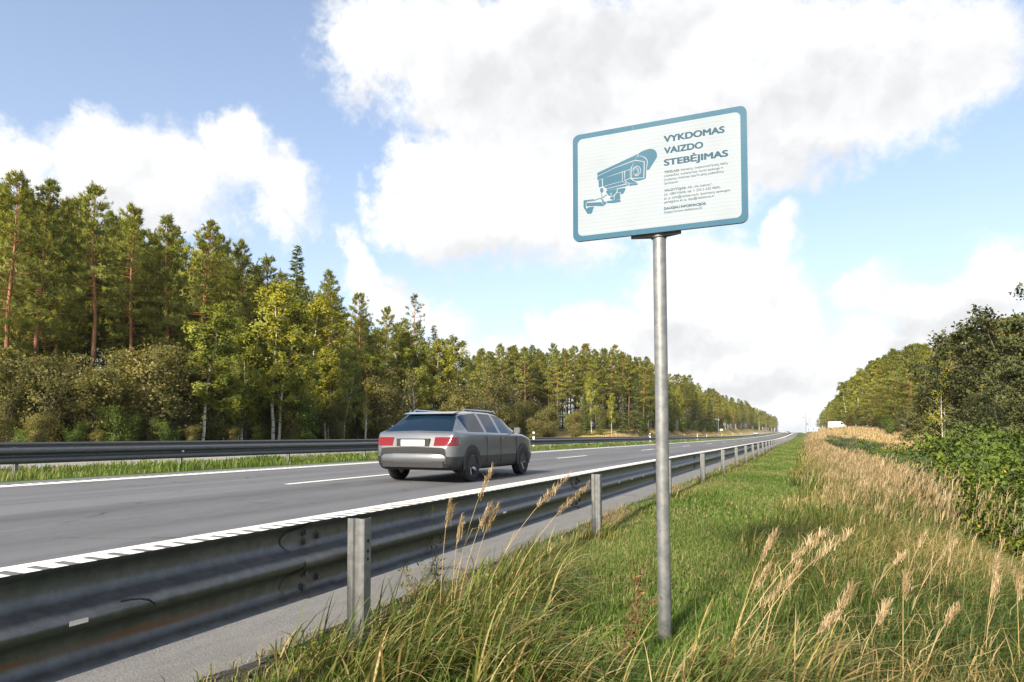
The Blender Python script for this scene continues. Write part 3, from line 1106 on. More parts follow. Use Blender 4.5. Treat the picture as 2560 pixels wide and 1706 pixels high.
def needle_tris(P, D, L, W, rng):
    n = len(P)
    side = unit(np.cross(D, unit(rng.normal(size=(n, 3)))))
    V = np.stack([P + side * (W * .5)[:, None], P + D * L[:, None], P - side * (W * .5)[:, None]], 1).reshape(-1, 3)
    return V, np.arange(n * 3).reshape(n, 3)


def leafy_mesh(name, V, Fc, mat, tint, k, zc, flat=.5, up=.35, blend=.62):
    """leaves turned to face outward from the crown, with normals that follow the crown's swelling"""
    c = V.reshape(-1, k, 3).mean(1)
    out = c.copy()
    out[:, 2] = (out[:, 2] - zc) * flat
    out = unit(out)
    out[:, 2] += up
    out = unit(out)
    T = V.reshape(-1, k, 3)
    g = unit(np.cross(T[:, 1] - T[:, 0], T[:, 2] - T[:, 0]))
    flip = (g * out).sum(1) < 0
    Fc = Fc.copy()
    Fc[flip] = Fc[flip][:, ::-1]
    g[flip] *= -1
    n = unit(g * (1 - blend) + out * blend)
    return mesh_np(name, V, Fc, [mat], tint=tint, normals=np.repeat(n, k, 0))


class Wood:
    """trunk and limbs of one tree, tapered tubes"""
    def __init__(self):
        self.mb = MB()

    def limb(self, pts, r0, r1, n=5):
        k = len(pts)
        self.mb.tube(pts, [r0 + (r1 - r0) * i / (k - 1) for i in range(k)], n, cap=False)


def pine(seed, h=18.0, crown=0.45, dens=1.0, lmax=.155, sparse=False):
    r = np.random.default_rng(seed)
    w = Wood()
    bx, by = r.normal(0, .25, 2)
    zs = np.linspace(0, h, 9)
    trunk = [(bx * (z / h) ** 1.5 + .08 * math.sin(z * .7 + seed), by * (z / h) ** 1.5 + .08 * math.cos(z * .55 + seed), z) for z in zs]
    trunk[0] = (0, 0, -.4)
    w.limb(trunk, .0115 * h, .015, 8)

    def tr(z):
        return np.array([np.interp(z, zs, [q[0] for q in trunk]), np.interp(z, zs, [q[1] for q in trunk]), z])
    cb = h * crown
    Ps, Os = [], []
    nb = int((h - cb) * 6.5 * dens)
    for i in range(nb):
        t = (i + r.random()) / nb
        z = cb + (h - cb) * t ** .92
        az = i * 2.399 + r.normal(0, .5)
        prof = (1 - t) ** .62 * (.35 + .65 * min(1, t * 4 + (.35 if crown > .25 else .8))) + .05
        L = h * lmax * prof * r.uniform(.6, 1.2)
        inc = math.radians(-8 + 45 * t ** 1.3 + r.normal(0, 9))
        d = np.array([math.cos(az) * math.cos(inc), math.sin(az) * math.cos(inc), math.sin(inc)])
        p0 = tr(min(z, h - .1))
        p1 = p0 + d * L * .55
        p2 = p0 + d * L + np.array([0, 0, L * .12])
        w.limb([p0, p1, p2], .012 + .008 * L, .008, 4)
        nt = int((5 + L * 7) * (0.45 if sparse else 1.0))
        s = r.uniform(.28, 1.0, nt) ** .8
        side = np.array([-math.sin(az), math.cos(az), 0])
        lat = r.normal(0, .22, nt) * L * s
        q = p0 + d * (L * s)[:, None] + side * lat[:, None] + np.array([0, 0, 1]) * (L * .12 * s ** 2 + r.normal(0, .09, nt) + .06)[:, None]
        Ps.append(q)
        Os.append(np.tile(d, (nt, 1)) * .55 + side * np.sign(lat)[:, None] * .3 + np.array([0, 0, .55]))
        # dead snags low on the stem
    for i in range(7):
        z = r.uniform(.06, max(crown, .1)) * h
        az = r.uniform(0, 6.28)
        L = r.uniform(.5, 1.6)
        p0 = tr(z)
        w.limb([p0, p0 + np.array([math.cos(az) * L, math.sin(az) * L, r.uniform(-.3, .2)])], .018, .006, 4)
    Pt = np.concatenate(Ps)
    Ot = unit(np.concatenate(Os))
    top = tr(h)
    Pt = np.concatenate([Pt, top + r.normal(0, .12, (10, 3)) - [0, 0, .1]])
    Ot = np.concatenate([Ot, np.tile([0, 0, 1.0], (10, 1))])
    k = 9
    P = np.repeat(Pt, k, 0) + r.normal(0, .05, (len(Pt) * k, 3))
    D = unit(np.repeat(Ot, k, 0) + r.normal(0, .62, (len(Pt) * k, 3)))
    L = r.uniform(.20, .36, len(P))
    V, Fc = needle_tris(P, D, L, r.uniform(.045, .075, len(P)), r)
    tint = np.clip(np.repeat(np.clip(r.normal(.42, .17, len(Pt)), 0, 1), k) + r.normal(0, .08, len(P)), 0, 1)
    return (w.mb.mesh('trunk', M['pine_bark'], 180), leafy_mesh('crown', V, Fc, M['pine_needles'], np.repeat(tint, 3), 3, h * .6, .35), h)


def spruce(seed, h=14.0, width=.17):
    r = np.random.default_rng(seed)
    w = Wood()
    w.limb([(0, 0, -.3), (0, 0, h * .5), (0, 0, h)], .0105 * h, .012, 7)
    Ps, Ds, Ls = [], [], []
    nb = int(h * 12)
    for i in range(nb):
        t = (i + r.random()) / nb
        z = h * (.04 + .96 * t)
        az = i * 2.399 + r.normal(0, .4)
        L = h * width * (1 - t) ** .85 * r.uniform(.75, 1.15) + .12
        inc = math.radians(-22 + 55 * t ** 2 + r.normal(0, 6))
        d = np.array([math.cos(az) * math.cos(inc), math.sin(az) * math.cos(inc), math.sin(inc)])
        p0 = np.array([0, 0, z])
        w.limb([p0, p0 + d * L], .008 + .006 * L, .005, 3)
        n = int(8 + L * 26)
        s = r.uniform(.12, 1, n)
        side = np.array([-math.sin(az), math.cos(az), 0])
        sg = r.choice([-1, 1], n)
        wd = (1 - s * .6) * L * .25
        q = p0 + d * (L * s)[:, None] + side * (sg * r.uniform(0, 1, n) * wd)[:, None] + np.array([0, 0, .08]) * (s ** 2 * L)[:, None]
        Ps.append(q)
        Ds.append(d * .8 + side * (sg * .8)[:, None] + np.array([0, 0, -.45]) + r.normal(0, .3, (n, 3)))
        Ls.append(r.uniform(.18, .36, n))
    P, D, L = np.concatenate(Ps), unit(np.concatenate(Ds)), np.concatenate(Ls)
    V, Fc = needle_tris(P, D, L, L * .32, r)
    tint = np.clip(r.normal(.45, .2, len(P)), 0, 1)
    return (w.mb.mesh('trunk', M['spruce_bark'], 180), leafy_mesh('crown', V, Fc, M['spruce_needles'], np.repeat(tint, 3), 3, h * .4, .25), h)


def birch(seed, h=12.0, lean=(0, 0), yellow=.5, leaves=8200, bare=0.0, twin=False):
    r = np.random.default_rng(seed)
    w = Wood()
    Ps, Ds, Ts = [], [], []
    stems = [(0, 0, lean[0], lean[1], 1.0)]
    if twin:
        stems.append((.25, .1, lean[0] + r.uniform(.6, 1.4), lean[1] + r.normal(0, .5), .88))
    nt_total = 0
    twigs = []
    for (sx, sy, lx, ly, k) in stems:
        hh = h * k
        zs = np.linspace(0, hh, 8)
        trunk = np.array([(sx + lx * (z / hh) ** 1.4 + .06 * math.sin(z * .9 + seed), sy + ly * (z / hh) ** 1.4 + .06 * math.cos(z * .8), z) for z in zs])
        trunk[0, 2] = -.3
        w.limb([tuple(q) for q in trunk], .0085 * hh, .012, 8)

        def tr(z):
            return np.array([np.interp(z, zs, trunk[:, 0]), np.interp(z, zs, trunk[:, 1]), z])
        nl = 22
        for i in range(nl):
            t = (i + r.random()) / nl
            z = hh * (.24 + .74 * t)
            az = i * 2.399 + r.normal(0, .5)
            L = hh * .27 * (1 - .75 * t) * r.uniform(.7, 1.15) * min(1, .55 + t * 2)
            inc = math.radians(52 + r.normal(0, 9))
            d = np.array([math.cos(az) * math.cos(inc), math.sin(az) * math.cos(inc), math.sin(inc)])
            p0 = tr(z)
            mid = p0 + d * L * .6
            end = p0 + d * L + np.array([math.cos(az), math.sin(az), -.25]) * L * .22
            w.limb([p0, mid, end], .010 + .006 * L, .005, 4)
            ntw = int(6 + L * 3)
            for j in range(ntw):
                s = r.uniform(.2, 1)
                q = p0 + (mid - p0) * min(1, s / .6) + (end - mid) * max(0, (s - .6) / .4)
                a2 = az + r.normal(0, 1.1)
                tl = r.uniform(.45, 1.1) * (.5 + .08 * hh / 2)
                d2 = np.array([math.cos(a2) * .55, math.sin(a2) * .55, r.normal(.05, .25)])
                twigs.append((q, d2 * tl, tl))
        for j in range(10):
            q = tr(hh * r.uniform(.88, 1))
            twigs.append((q, np.array([r.normal(0, .3), r.normal(0, .3), .45]), .6))
    per = max(4, int(leaves / max(1, len(twigs))))
    for (q, v, tl) in twigs:
        if r.random() < bare:
            continue
        s = r.uniform(.1, 1, per)[:, None]
        pts = q + v * s + np.array([0, 0, -1]) * (s ** 1.7) * tl * .75 + r.normal(0, .10, (per, 3))
        Ps.append(pts)
        Ds.append(r.normal(0, .6, (per, 3)) + np.array([0, 0, -.55]))
        Ts.append(np.clip(r.normal(yellow, .13) + r.normal(0, .12, per), 0, 1))
    P, D = np.concatenate(Ps), unit(np.concatenate(Ds))
    L = r.uniform(.11, .19, len(P))
    V, Fc = leaf_quads(P, D, L, L * .75, r)
    return (w.mb.mesh('trunk', M['birch_bark'], 180), leafy_mesh('crown', V, Fc, M['birch_leaves'], np.repeat(np.concatenate(Ts), 4), 4, h * .55, .4), h)


def broadleaf(seed, h, spread, mat, leaves=8000, leaf=.11, stems=5, bark='grey_bark', clump=.55, tmean=.45, low=.12, name='crown'):
    """several rising stems, leaf clumps along and at the ends of their branches"""
    r = np.random.default_rng(seed)
    w = Wood()
    ends = []
    for i in range(stems):
        az = i * 2 * math.pi / stems + r.normal(0, .5)
        out = spread * r.uniform(.35, .95)
        top = h * r.uniform(.72, 1.0)
        if i == 0:
            out *= .2
            top = h * .97
        pts = []
        for t in np.linspace(0, 1, 6):
            pts.append(np.array([math.cos(az) * out * t ** 1.2 + r.normal(0, .02) * h * .3 * t, math.sin(az) * out * t ** 1.2 + r.normal(0, .02) * h * .3 * t, top * t - (.2 if t == 0 else 0)]))
        w.limb([tuple(p) for p in pts], .006 * h + .012, .008, 5)
        for j in range(int(9 + h)):
            t = r.uniform(low, 1)
            p0 = pts[0] + (pts[-1] - pts[0]) * t
            k = min(4, int(t * 5))
            p0 = pts[k] + (pts[k + 1] - pts[k]) * (t * 5 - k)
            a2 = az + r.normal(0, 1.3)
            L = spread * .5 * r.uniform(.4, 1.1) * (1.15 - .5 * t)
            d = np.array([math.cos(a2), math.sin(a2), r.uniform(-.1, .8)])
            e = p0 + d * L
            w.limb([tuple(p0), tuple((p0 + e) / 2 + np.array([0, 0, .05 * L])), tuple(e)], .006 + .003 * h * .3, .004, 3)
            ends.append(e)
            ends.append((p0 + e) / 2 + r.normal(0, .1, 3))
        ends.append(pts[-1])
    ends = np.array(ends)
    per = max(5, int(leaves / len(ends)))
    n = len(ends) * per
    rad = clump * (.6 + .06 * h)
    P = np.repeat(ends, per, 0) + r.normal(0, 1, (n, 3)) * np.array([rad, rad, rad * .62]) * .62
    P[:, 2] = np.maximum(P[:, 2], .03)
    D = unit(r.normal(0, .7, (n, 3)) + np.array([0, 0, -.1]))
    L = np.clip(r.lognormal(0, .32, n), .45, 1.9) * leaf
    V, Fc = leaf_quads(P, D, L, L * r.uniform(.5, .8, n), r)
    tint = np.clip(np.repeat(np.clip(r.normal(tmean, .14, len(ends)), 0, 1), per) + r.normal(0, .13, n), 0, 1)
    return (w.mb.mesh('trunk', M[bark], 180), leafy_mesh(name, V, Fc, M[mat], np.repeat(tint, 4), 4, h * .4, .7), h)


PINES = [pine(11, 18, .40, 1.15, .165), pine(12, 18, .46, 1.1, .16), pine(13, 18, .30, 1.2, .18), pine(14, 18, .52, 1.05, .16), pine(15, 18, .36, 1.15, .15)]
PINE_SPARSE = pine(16, 18, .42, .75, .15, True)
PINE_DENSE = [pine(17, 18, .08, 1.6, .20), pine(18, 18, .12, 1.55, .21), pine(19, 18, .10, 1.6, .19)]
SPRUCES = [spruce(21), spruce(22, 14, .20), spruce(23, 14, .14)]
BIRCHES = [birch(31, 12, (.9, .2), .45, 13000), birch(32, 12, (.3, -.3), .62, 17000, twin=True), birch(33, 12, (1.8, .4), .35, 6500, .2), birch(34, 12, (-.5, .3), .5, 15000, twin=True), birch(35, 12, (.4, 0), .68, 4500, .4, twin=True)]
WILLOWS = [broadleaf(41, 8, 2.6, 'willow_leaves', 15000, .16, 6, clump=.6), broadleaf(42, 8, 2.2, 'willow_leaves', 14000, .16, 7, clump=.6, tmean=.55), broadleaf(43, 7, 2.8, 'willow_leaves', 6000, .15, 8, clump=.42, tmean=.62), broadleaf(44, 8, 2.4, 'willow_leaves', 7500, .15, 6, clump=.38, tmean=.4, low=.3)]
ALDERS = [broadleaf(51, 12, 3.6, 'alder_leaves', 17000, .19, 4, clump=.36, low=.25), broadleaf(52, 12, 3.4, 'alder_leaves', 15000, .19, 5, clump=.36, low=.2), broadleaf(57, 9, 3.4, 'alder_leaves', 13000, .17, 6, clump=.40)]
BUSHES = [broadleaf(61, 2.2, 1.3, 'bush_leaves', 9500, .068, 8, clump=.30, low=.05, name='foliage'), broadleaf(62, 2.4, 1.2, 'sallow_leaves', 10000, .060, 9, clump=.30, low=.05, name='foliage'),
          broadleaf(63, 2.2, 1.2, 'sallow_leaves', 9000, .058, 8, clump=.32, tmean=.6, low=.05, name='foliage')]
GREEN_SHRUBS = [broadleaf(64, 5, 2.0, 'bush_leaves', 6500, .13, 6, clump=.6)]


def plant(name, proto, X, Y, h, label, cat, group=None, wide=1.0, rz=None, base=None):
    tr_me, cr_me, h0 = proto
    z = float(gz(X, Y)) if base is None else base
    t = empty(name, (X, Y, z), random.uniform(0, 6.28) if rz is None else rz)
    k = h / h0
    t.scale = (k * wide, k * wide, k)
    tag(t, label, cat, group)
    for nm, me in (('trunk' if cat == 'tree' else 'stems', tr_me), ('crown' if cat == 'tree' else 'foliage', cr_me)):
        o = bpy.data.objects.new(nm, me)
        link(o, t)
    return t


# ------------------------------------------------------------------ the forest left of the motorway
ORD = ['first', 'second', 'third', 'fourth', 'fifth', 'sixth', 'seventh', 'eighth', 'ninth', 'tenth', 'eleventh', 'twelfth', 'thirteenth', 'fourteenth', 'fifteenth', 'sixteenth', 'seventeenth']
ENV_L = ([0, 78, 230, 321, 415, 489, 592, 672, 737, 826, 893, 960, 1031, 1100, 1184, 1235, 1380, 1546, 1605, 1650, 1677, 1718, 1771, 1836, 1868, 1902, 1932, 1966, 1976],
         [428, 450, 469, 517, 542, 551, 602, 646, 640, 690, 735, 772, 760, 850, 880, 872, 866, 874, 891, 920, 938, 940, 972, 993, 1005, 1025, 1037, 1061, 1076])
heroes = [(9, 428, 49, 0), (78, 450, 50, 2), (135, 500, 53, 4), (230, 469, 48, 3), (321, 517, 50, 1), (415, 542, 48, 4), (489, 551, 51, 2), (544, 586, 54, 1), (592, 602, 50, 0), (672, 646, 49, 3), (826, 682, 47, 4), (893, 735, 48, 1), (960, 772, 46, 0)]
for i, (px, yt, b, v) in enumerate(heroes):
    X, Y = at_px(px, -b)
    plant('pine_tree', PINES[v], X, Y, height_to(yt, X, Y), f'{ORD[i]} tall pine from the left edge along the forest skyline', 'tree', 'tall pines at the front of the left forest', 1.0)
X, Y = at_px(737, -46)
plant('spruce_tree', SPRUCES[2], X, Y, height_to(613, X, Y), 'pointed dark spruce rising behind the big yellowing birch', 'tree', None, 1.1)
X, Y = at_px(1031, -46)
plant('pine_tree', PINE_SPARSE, X, Y, height_to(738, X, Y), 'thin sparse pine standing above the yellow birches left of the sky gap', 'tree')


def env(px):
    return float(np.interp(px, *ENV_L))


rr = np.random.default_rng(5)
# rows behind the front pines
for row, b in enumerate((57, 65, 74)):
    for px in np.arange(-60 + row * 13, 1080, 40):
        p = px + rr.uniform(-11, 11)
        bb = b + rr.uniform(-3, 3)
        X, Y = at_px(p, -bb)
        if Y > 150:
            continue
        yt = env(max(0, p)) + rr.uniform(28, 100)
        plant('pine_tree', PINES[int(rr.integers(5))], X, Y, min(24, height_to(yt, X, Y)), 'pine among the crowded trunks behind the front row of the left forest', 'tree', 'pines deep in the left forest')
# dark young spruces and saplings that close the forest's foot
for px in np.arange(-30, 1100, 34):
    p = px + rr.uniform(-12, 12)
    X, Y = at_px(p, -(52 + rr.uniform(-2, 5)))
    yt = 770 + rr.uniform(-50, 110) + max(0, p - 500) * .12
    plant('spruce_tree', SPRUCES[int(rr.integers(3))], X, Y, height_to(yt, X, Y), 'young dark spruce filling the shade under the left pines', 'tree', 'young spruces under the left pines')
# olive willow scrub along the forest edge
for i, px in enumerate(np.arange(-30, 1000, 36)):
    p = px + rr.uniform(-14, 14)
    X, Y = at_px(p, -(44 + rr.uniform(-3.0, 3.5)))
    yt = (865 if p < 480 else 930) + rr.uniform(-15, 125) * (1.0 if i % 3 else .25)
    v = (2, 3, 0, 3, 2, 1)[i % 6] if p < 480 else int(rr.integers(4))
    plant('willow_shrub', WILLOWS[v], X, Y, height_to(yt, X, Y), 'olive grey willow scrub at the foot of the left forest', 'shrub', 'willow scrub along the left forest edge', rr.uniform(.85, 1.25))
for i, px in enumerate(np.arange(0, 900, 60)):
    p = px + rr.uniform(-20, 20)
    X, Y = at_px(p, -(40 + rr.uniform(-1, 1)))
    plant('willow_shrub', GREEN_SHRUBS[0] if i % 2 else WILLOWS[1], X, Y, height_to(1030 + rr.uniform(-35, 45), X, Y), f'{ORD[i]} low bush from the left behind the farthest guardrail', 'shrub', 'low bushes behind the farthest guardrail')
births = [
    (505, 763, 40.5, 0, 'slender birch leaning right before the left pines', 0.25), (596, 800, 42, 3, 'green birch beside the slender leaning birch', 1.0),
    (680, 715, 41, 1, 'big yellowing birch with twin white trunks, tallest of the birches', 0.3), (775, 745, 44, 1, 'yellow birch crown just right of the big yellowing birch', 2.0),
    (740, 850, 40, 3, 'smaller green birch in front of the big yellowing birch', 4.0), (858, 905, 40, 2, 'thin white leaning birch just left of the passing car', .15),
    (915, 960, 41, 4, 'small bare-branched birch above the passing car roof', 2.2), (1040, 832, 44, 0, 'yellow birch left of the brown willows above the car', 3.1), (1085, 850, 45, 1, 'bushy yellow birch with forked white trunk above the car', 1.2),
    (1130, 845, 47, 3, 'yellow birch nearest the gap where the pine block begins', 5.0), (345, 905, 42, 2, 'pale thin birch among the scrub left of the leaning birch', 2.9),
    (640, 860, 43, 0, 'green birch filling the space between the leaning and the big birch', 5.2), (815, 870, 42.5, 3, 'green birch right below the yellow birch crown', .9), (560, 900, 41, 3, 'low birch with hanging twigs behind the slender birch trunk', 2.1),
    (960, 900, 43, 0, 'green birch behind the car roof left of the dark spruce', 4.4), (905, 880, 45, 3, 'broad green birch behind the bare-branched one', 1.9), (450, 890, 44, 0, 'birch at the left end of the birch row beside the scrub', 3.6)]
for (px, yt, b, v, lab, rz) in births:
    X, Y = at_px(px, -b)
    plant('birch_tree', BIRCHES[v], X, Y, height_to(yt, X, Y), lab, 'tree', 'birches in front of the left forest', 1.45 if v in (0, 1, 3) else 1.05, rz)
X, Y = at_px(995, -45)
plant('spruce_tree', SPRUCES[1], X, Y, height_to(890, X, Y), 'dark green spruce between the yellow birches above the car', 'tree')
for (px, yt, dp, v, lab) in [(1190, 930, 92, 2, 'brownish willow above the front of the car'), (1240, 960, 96, 2, 'brown grey willow right of the yellow birches'), (1160, 985, 84, 0, 'low olive willow behind the car bonnet'),
                             (1310, 1000, 100, 1, 'pale green willow before the pine block'), (1370, 1012, 108, 1, 'light green willow near the white marker post'), (1265, 1020, 92, 0, 'low willow just right of the passing car'),
                             (1440, 1025, 125, 1, 'low pale willow under the pine block'), (1335, 1045, 92, 1, 'lowest pale bush behind the farthest rail right of the car'), (1120, 960, 88, 0, 'olive willow under the yellow birches')]:
    X, Y = at_depth(px, dp)
    plant('willow_shrub', WILLOWS[v], X, Y, height_to(yt, X, Y), lab, 'shrub', 'willows before the pine block', 1.15)
# the block of pines further on, its front facing the camera
for row in range(3):
    for k, px in enumerate(np.arange(1172 + row * 5, 1618, 20 if row < 1 else 26)):
        p = px + rr.uniform(-6, 6)
        dp = 152 + (p - 1172) / 440 * 18 + row * 7 + rr.uniform(-2.5, 2.5)
        X, Y = at_depth(p, dp)
        yt = env(p) + (rr.uniform(-10, 26) if row else rr.uniform(0, 22))
        proto = PINES[int(rr.integers(5))] if row != 1 else (PINES + PINE_DENSE)[int(rr.integers(8))]
        plant('pine_tree', proto, X, Y, height_to(yt, X, Y), 'sunlit pine in the forest block left of the sign pole', 'tree', 'pines of the forest block left of the sign pole', 1.1)
for (px, yt, dp, v, lab) in [(1462, 985, 142, 1, 'dark pointed spruce at the foot of the pine block'), (1500, 1000, 144, 0, 'small dark spruce beside the pointed spruce under the pine block'), (1556, 960, 150, 1, 'shaded spruce at the pine block corner left of the sign pole'), (1592, 930, 156, 2, 'tall spruce closing the pine block beside the sign pole')]:
    X, Y = at_depth(px, dp)
    plant('spruce_tree', SPRUCES[v], X, Y, height_to(yt, X, Y), lab, 'tree', None, 1.1)
for k, px in enumerate(np.arange(1180, 1640, 17)):
    p = px + rr.uniform(-6, 6)
    X, Y = at_depth(p, 164 + (p - 1172) / 440 * 18 + rr.uniform(-4, 10))
    plant('spruce_tree', SPRUCES[int(rr.integers(2))], X, Y, height_to(985 + rr.uniform(-35, 45), X, Y), 'young spruce in the shade between the trunks of the pine block', 'tree', 'young spruces inside the pine block', 1.35)
for k, px in enumerate(np.arange(1400, 1640, 24)):
    p = px + rr.uniform(-9, 9)
    X, Y = at_depth(p, 147 + (p - 1172) / 440 * 18 + rr.uniform(-2, 2))
    plant('willow_shrub', (WILLOWS[1], GREEN_SHRUBS[0])[k % 2], X, Y, rr.uniform(2.6, 5.5), 'low green shrub at the sunny foot of the pine block', 'shrub', 'shrubs at the foot of the pine block', 1.1)
for (px, yt, dp, v) in [(1478, 930, 148, 3), (1528, 985, 148, 0), (1622, 905, 175, 1)]:
    X, Y = at_depth(px, dp)
    plant('birch_tree', BIRCHES[v], X, Y, height_to(yt, X, Y), 'yellow green birch mixed into the pine block left of the sign pole', 'tree', 'birches in the pine block')
# the long edge running away beside the oncoming lanes
Yk = 182.0
k = 0
while Yk < 1250:
    for row, (b, dy) in enumerate(((37, 0), (43, 3), (50, 6))):
        X, Y = -(b + rr.uniform(-1.5, 1.5)), Yk + dy + rr.uniform(-1.5, 1.5)
        d = depth_of(X, Y)
        p = 1280 + 1707 * (X * C_ + Y * S_) / d
        yt = env(p)
        h = float(np.clip(height_to(yt, X, Y) * rr.uniform(.82, 1.03), 9, 25))
        pick = rr.random() * (1.0 if row != 1 else 1.0)
        if row == 0 and Y < 420:
            plant('spruce_tree', SPRUCES[int(rr.integers(3))], X - 3.0, Y + 2, h * rr.uniform(.3, .5), 'young spruce under the distant left tree row', 'tree', 'young spruces under the distant left row', 1.5)
        if pick < .5:
            plant('pine_tree', PINES[int(rr.integers(5))], X, Y, h, 'distant pine in the row lining the left side towards the horizon', 'tree', 'distant pines along the left side', 1.15)
        elif pick < .8:
            plant('birch_tree', BIRCHES[(0, 1, 3)[int(rr.integers(3))]], X, Y, h * .85, 'distant yellow green birch lining the left side towards the horizon', 'tree', 'distant birches along the left side', 1.2)
        else:
            plant('spruce_tree', SPRUCES[int(rr.integers(3))], X, Y, h * .9, 'distant dark spruce lining the left side towards the horizon', 'tree', 'distant spruces along the left side', 1.1)
    k += 1
    Yk *= 1.026
    Yk += .8
for i in range(16):
    X, Y = -(34.5 + rr.uniform(-1, 1)), 178 + i * 9 + rr.uniform(-3, 3)
    plant('green_shrub', GREEN_SHRUBS[0], X, Y, rr.uniform(2.5, 5), 'small bright bush at the foot of the distant left tree row', 'shrub', 'bushes under the distant left trees')

# ------------------------------------------------------------------ trees right of the motorway
ENV_R = ([2039, 2043, 2063, 2102, 2118, 2150, 2197, 2249, 2284, 2332, 2363, 2415, 2470, 2514, 2560], [1062, 1056, 1016, 985, 953, 925, 894, 866, 854, 860, 858, 830, 830, 800, 790])
front = [(13.6, 620), (13.6, 560), (13.6, 505), (13.6, 455), (13.8, 410), (13.6, 370), (14, 335), (14, 300), (14, 270), (14, 245), (14.3, 224), (14.8, 207), (15.5, 192), (16.2, 178), (17, 166), (18, 155), (19.4, 146), (21, 138), (22.6, 131), (24.4, 126), (26.4, 121), (28.5, 117), (31, 114)]
for row in range(3):
    for i, (X0, Y0) in enumerate(front):
        X = X0 + row * 4.5 + rr.uniform(-.8, .8)
        Y = Y0 + row * (6 if Y0 < 300 else 14) + rr.uniform(-2, 2)
        p = 1280 + 1707 * (X * C_ + Y * S_) / depth_of(X, Y)
        yt = float(np.interp(p, *ENV_R)) + (rr.uniform(0, 22) * min(1, 150 / Y) if row else rr.uniform(0, 10) * min(1, 150 / Y))
        h = float(np.clip(height_to(yt, X, Y), 6, 25))
        if row == 0 and Y0 > 200 and i % 3 != 1:
            plant('birch_tree', BIRCHES[(0, 1, 3)[i % 3]], X, Y, h, 'rounded yellow green broadleaf tree in the distant right tree line', 'tree', 'broadleaf trees of the distant right tree line', 1.35)
        else:
            proto = PINE_DENSE[i % 3] if row < 2 else (PINES[:3] + PINE_DENSE)[int(rr.integers(6))]
            plant('pine_tree', proto, X, Y, h, 'sunlit bushy pine in the tree line right of the motorway', 'tree', 'pines right of the motorway', 1.15)
for i, (X0, Y0) in enumerate(front[4:]):
    plant('field_shrub', (WILLOWS[1], GREEN_SHRUBS[0], WILLOWS[0])[i % 3], X0 - .8 + rr.uniform(-.5, .5), Y0 - 3 + rr.uniform(-2, 2), rr.uniform(2.5, 6), 'low shrub at the foot of the right tree line', 'shrub', 'shrubs at the foot of the right tree line', 1.2)
X, Y = at_depth(2352, 62)
plant('birch_tree', BIRCHES[4], X, Y, height_to(930, X, Y), 'pale half-bare birch with white forked trunk before the right pines', 'tree', None, 1.0, .6)
X, Y = at_depth(2338, 84)
plant('birch_tree', BIRCHES[3], X, Y, height_to(985, X, Y), 'low yellow birch behind the half-bare white birch', 'tree', None, 1.0, 2.6)
for (px, yt, dp, lab, v) in [(2272, 1010, 108, 'dark small alder at the edge of the golden field', 2), (2225, 1040, 125, 'small yellow green shrub at the field edge under the right pines', 0)]:
    X, Y = at_depth(px, dp)
    plant('field_shrub', ALDERS[2] if v else GREEN_SHRUBS[0], X, Y, height_to(yt, X, Y), lab, 'shrub')
for (px, yt, dp, v, lab) in [(2600, 725, 47, 0, 'tallest dark alder cut by the right picture edge'), (2505, 800, 54, 1, 'dark alder second from the right picture edge'), (2440, 815, 62, 0, 'dark alder with open crown beside the half-bare birch'), (2400, 905, 66, 2, 'lower dark alder nearest the half-bare birch'),
                             (2540, 905, 40, 2, 'dark alder scrub low at the right picture edge'), (2470, 960, 44, 2, 'dark alder scrub behind the yellow green bush'), (2425, 1010, 52, 2, 'low dark alder at the edge of the ditch'), (2600, 900, 34, 1, 'shaded alder branches reaching in at the right picture edge'), (2520, 1010, 33, 2, 'lowest dark alder bush above the ditch bushes'), (2560, 850, 58, 1, 'dark alder crown behind the two tall right alders'), (2480, 870, 70, 1, 'dark alder filling the gap between the tall right alders')]:
    X, Y = at_depth(px, dp)
    plant('alder_tree', ALDERS[v], X, Y, height_to(yt, X, Y), lab, 'tree', 'dark alders at the right picture edge', 1.05)
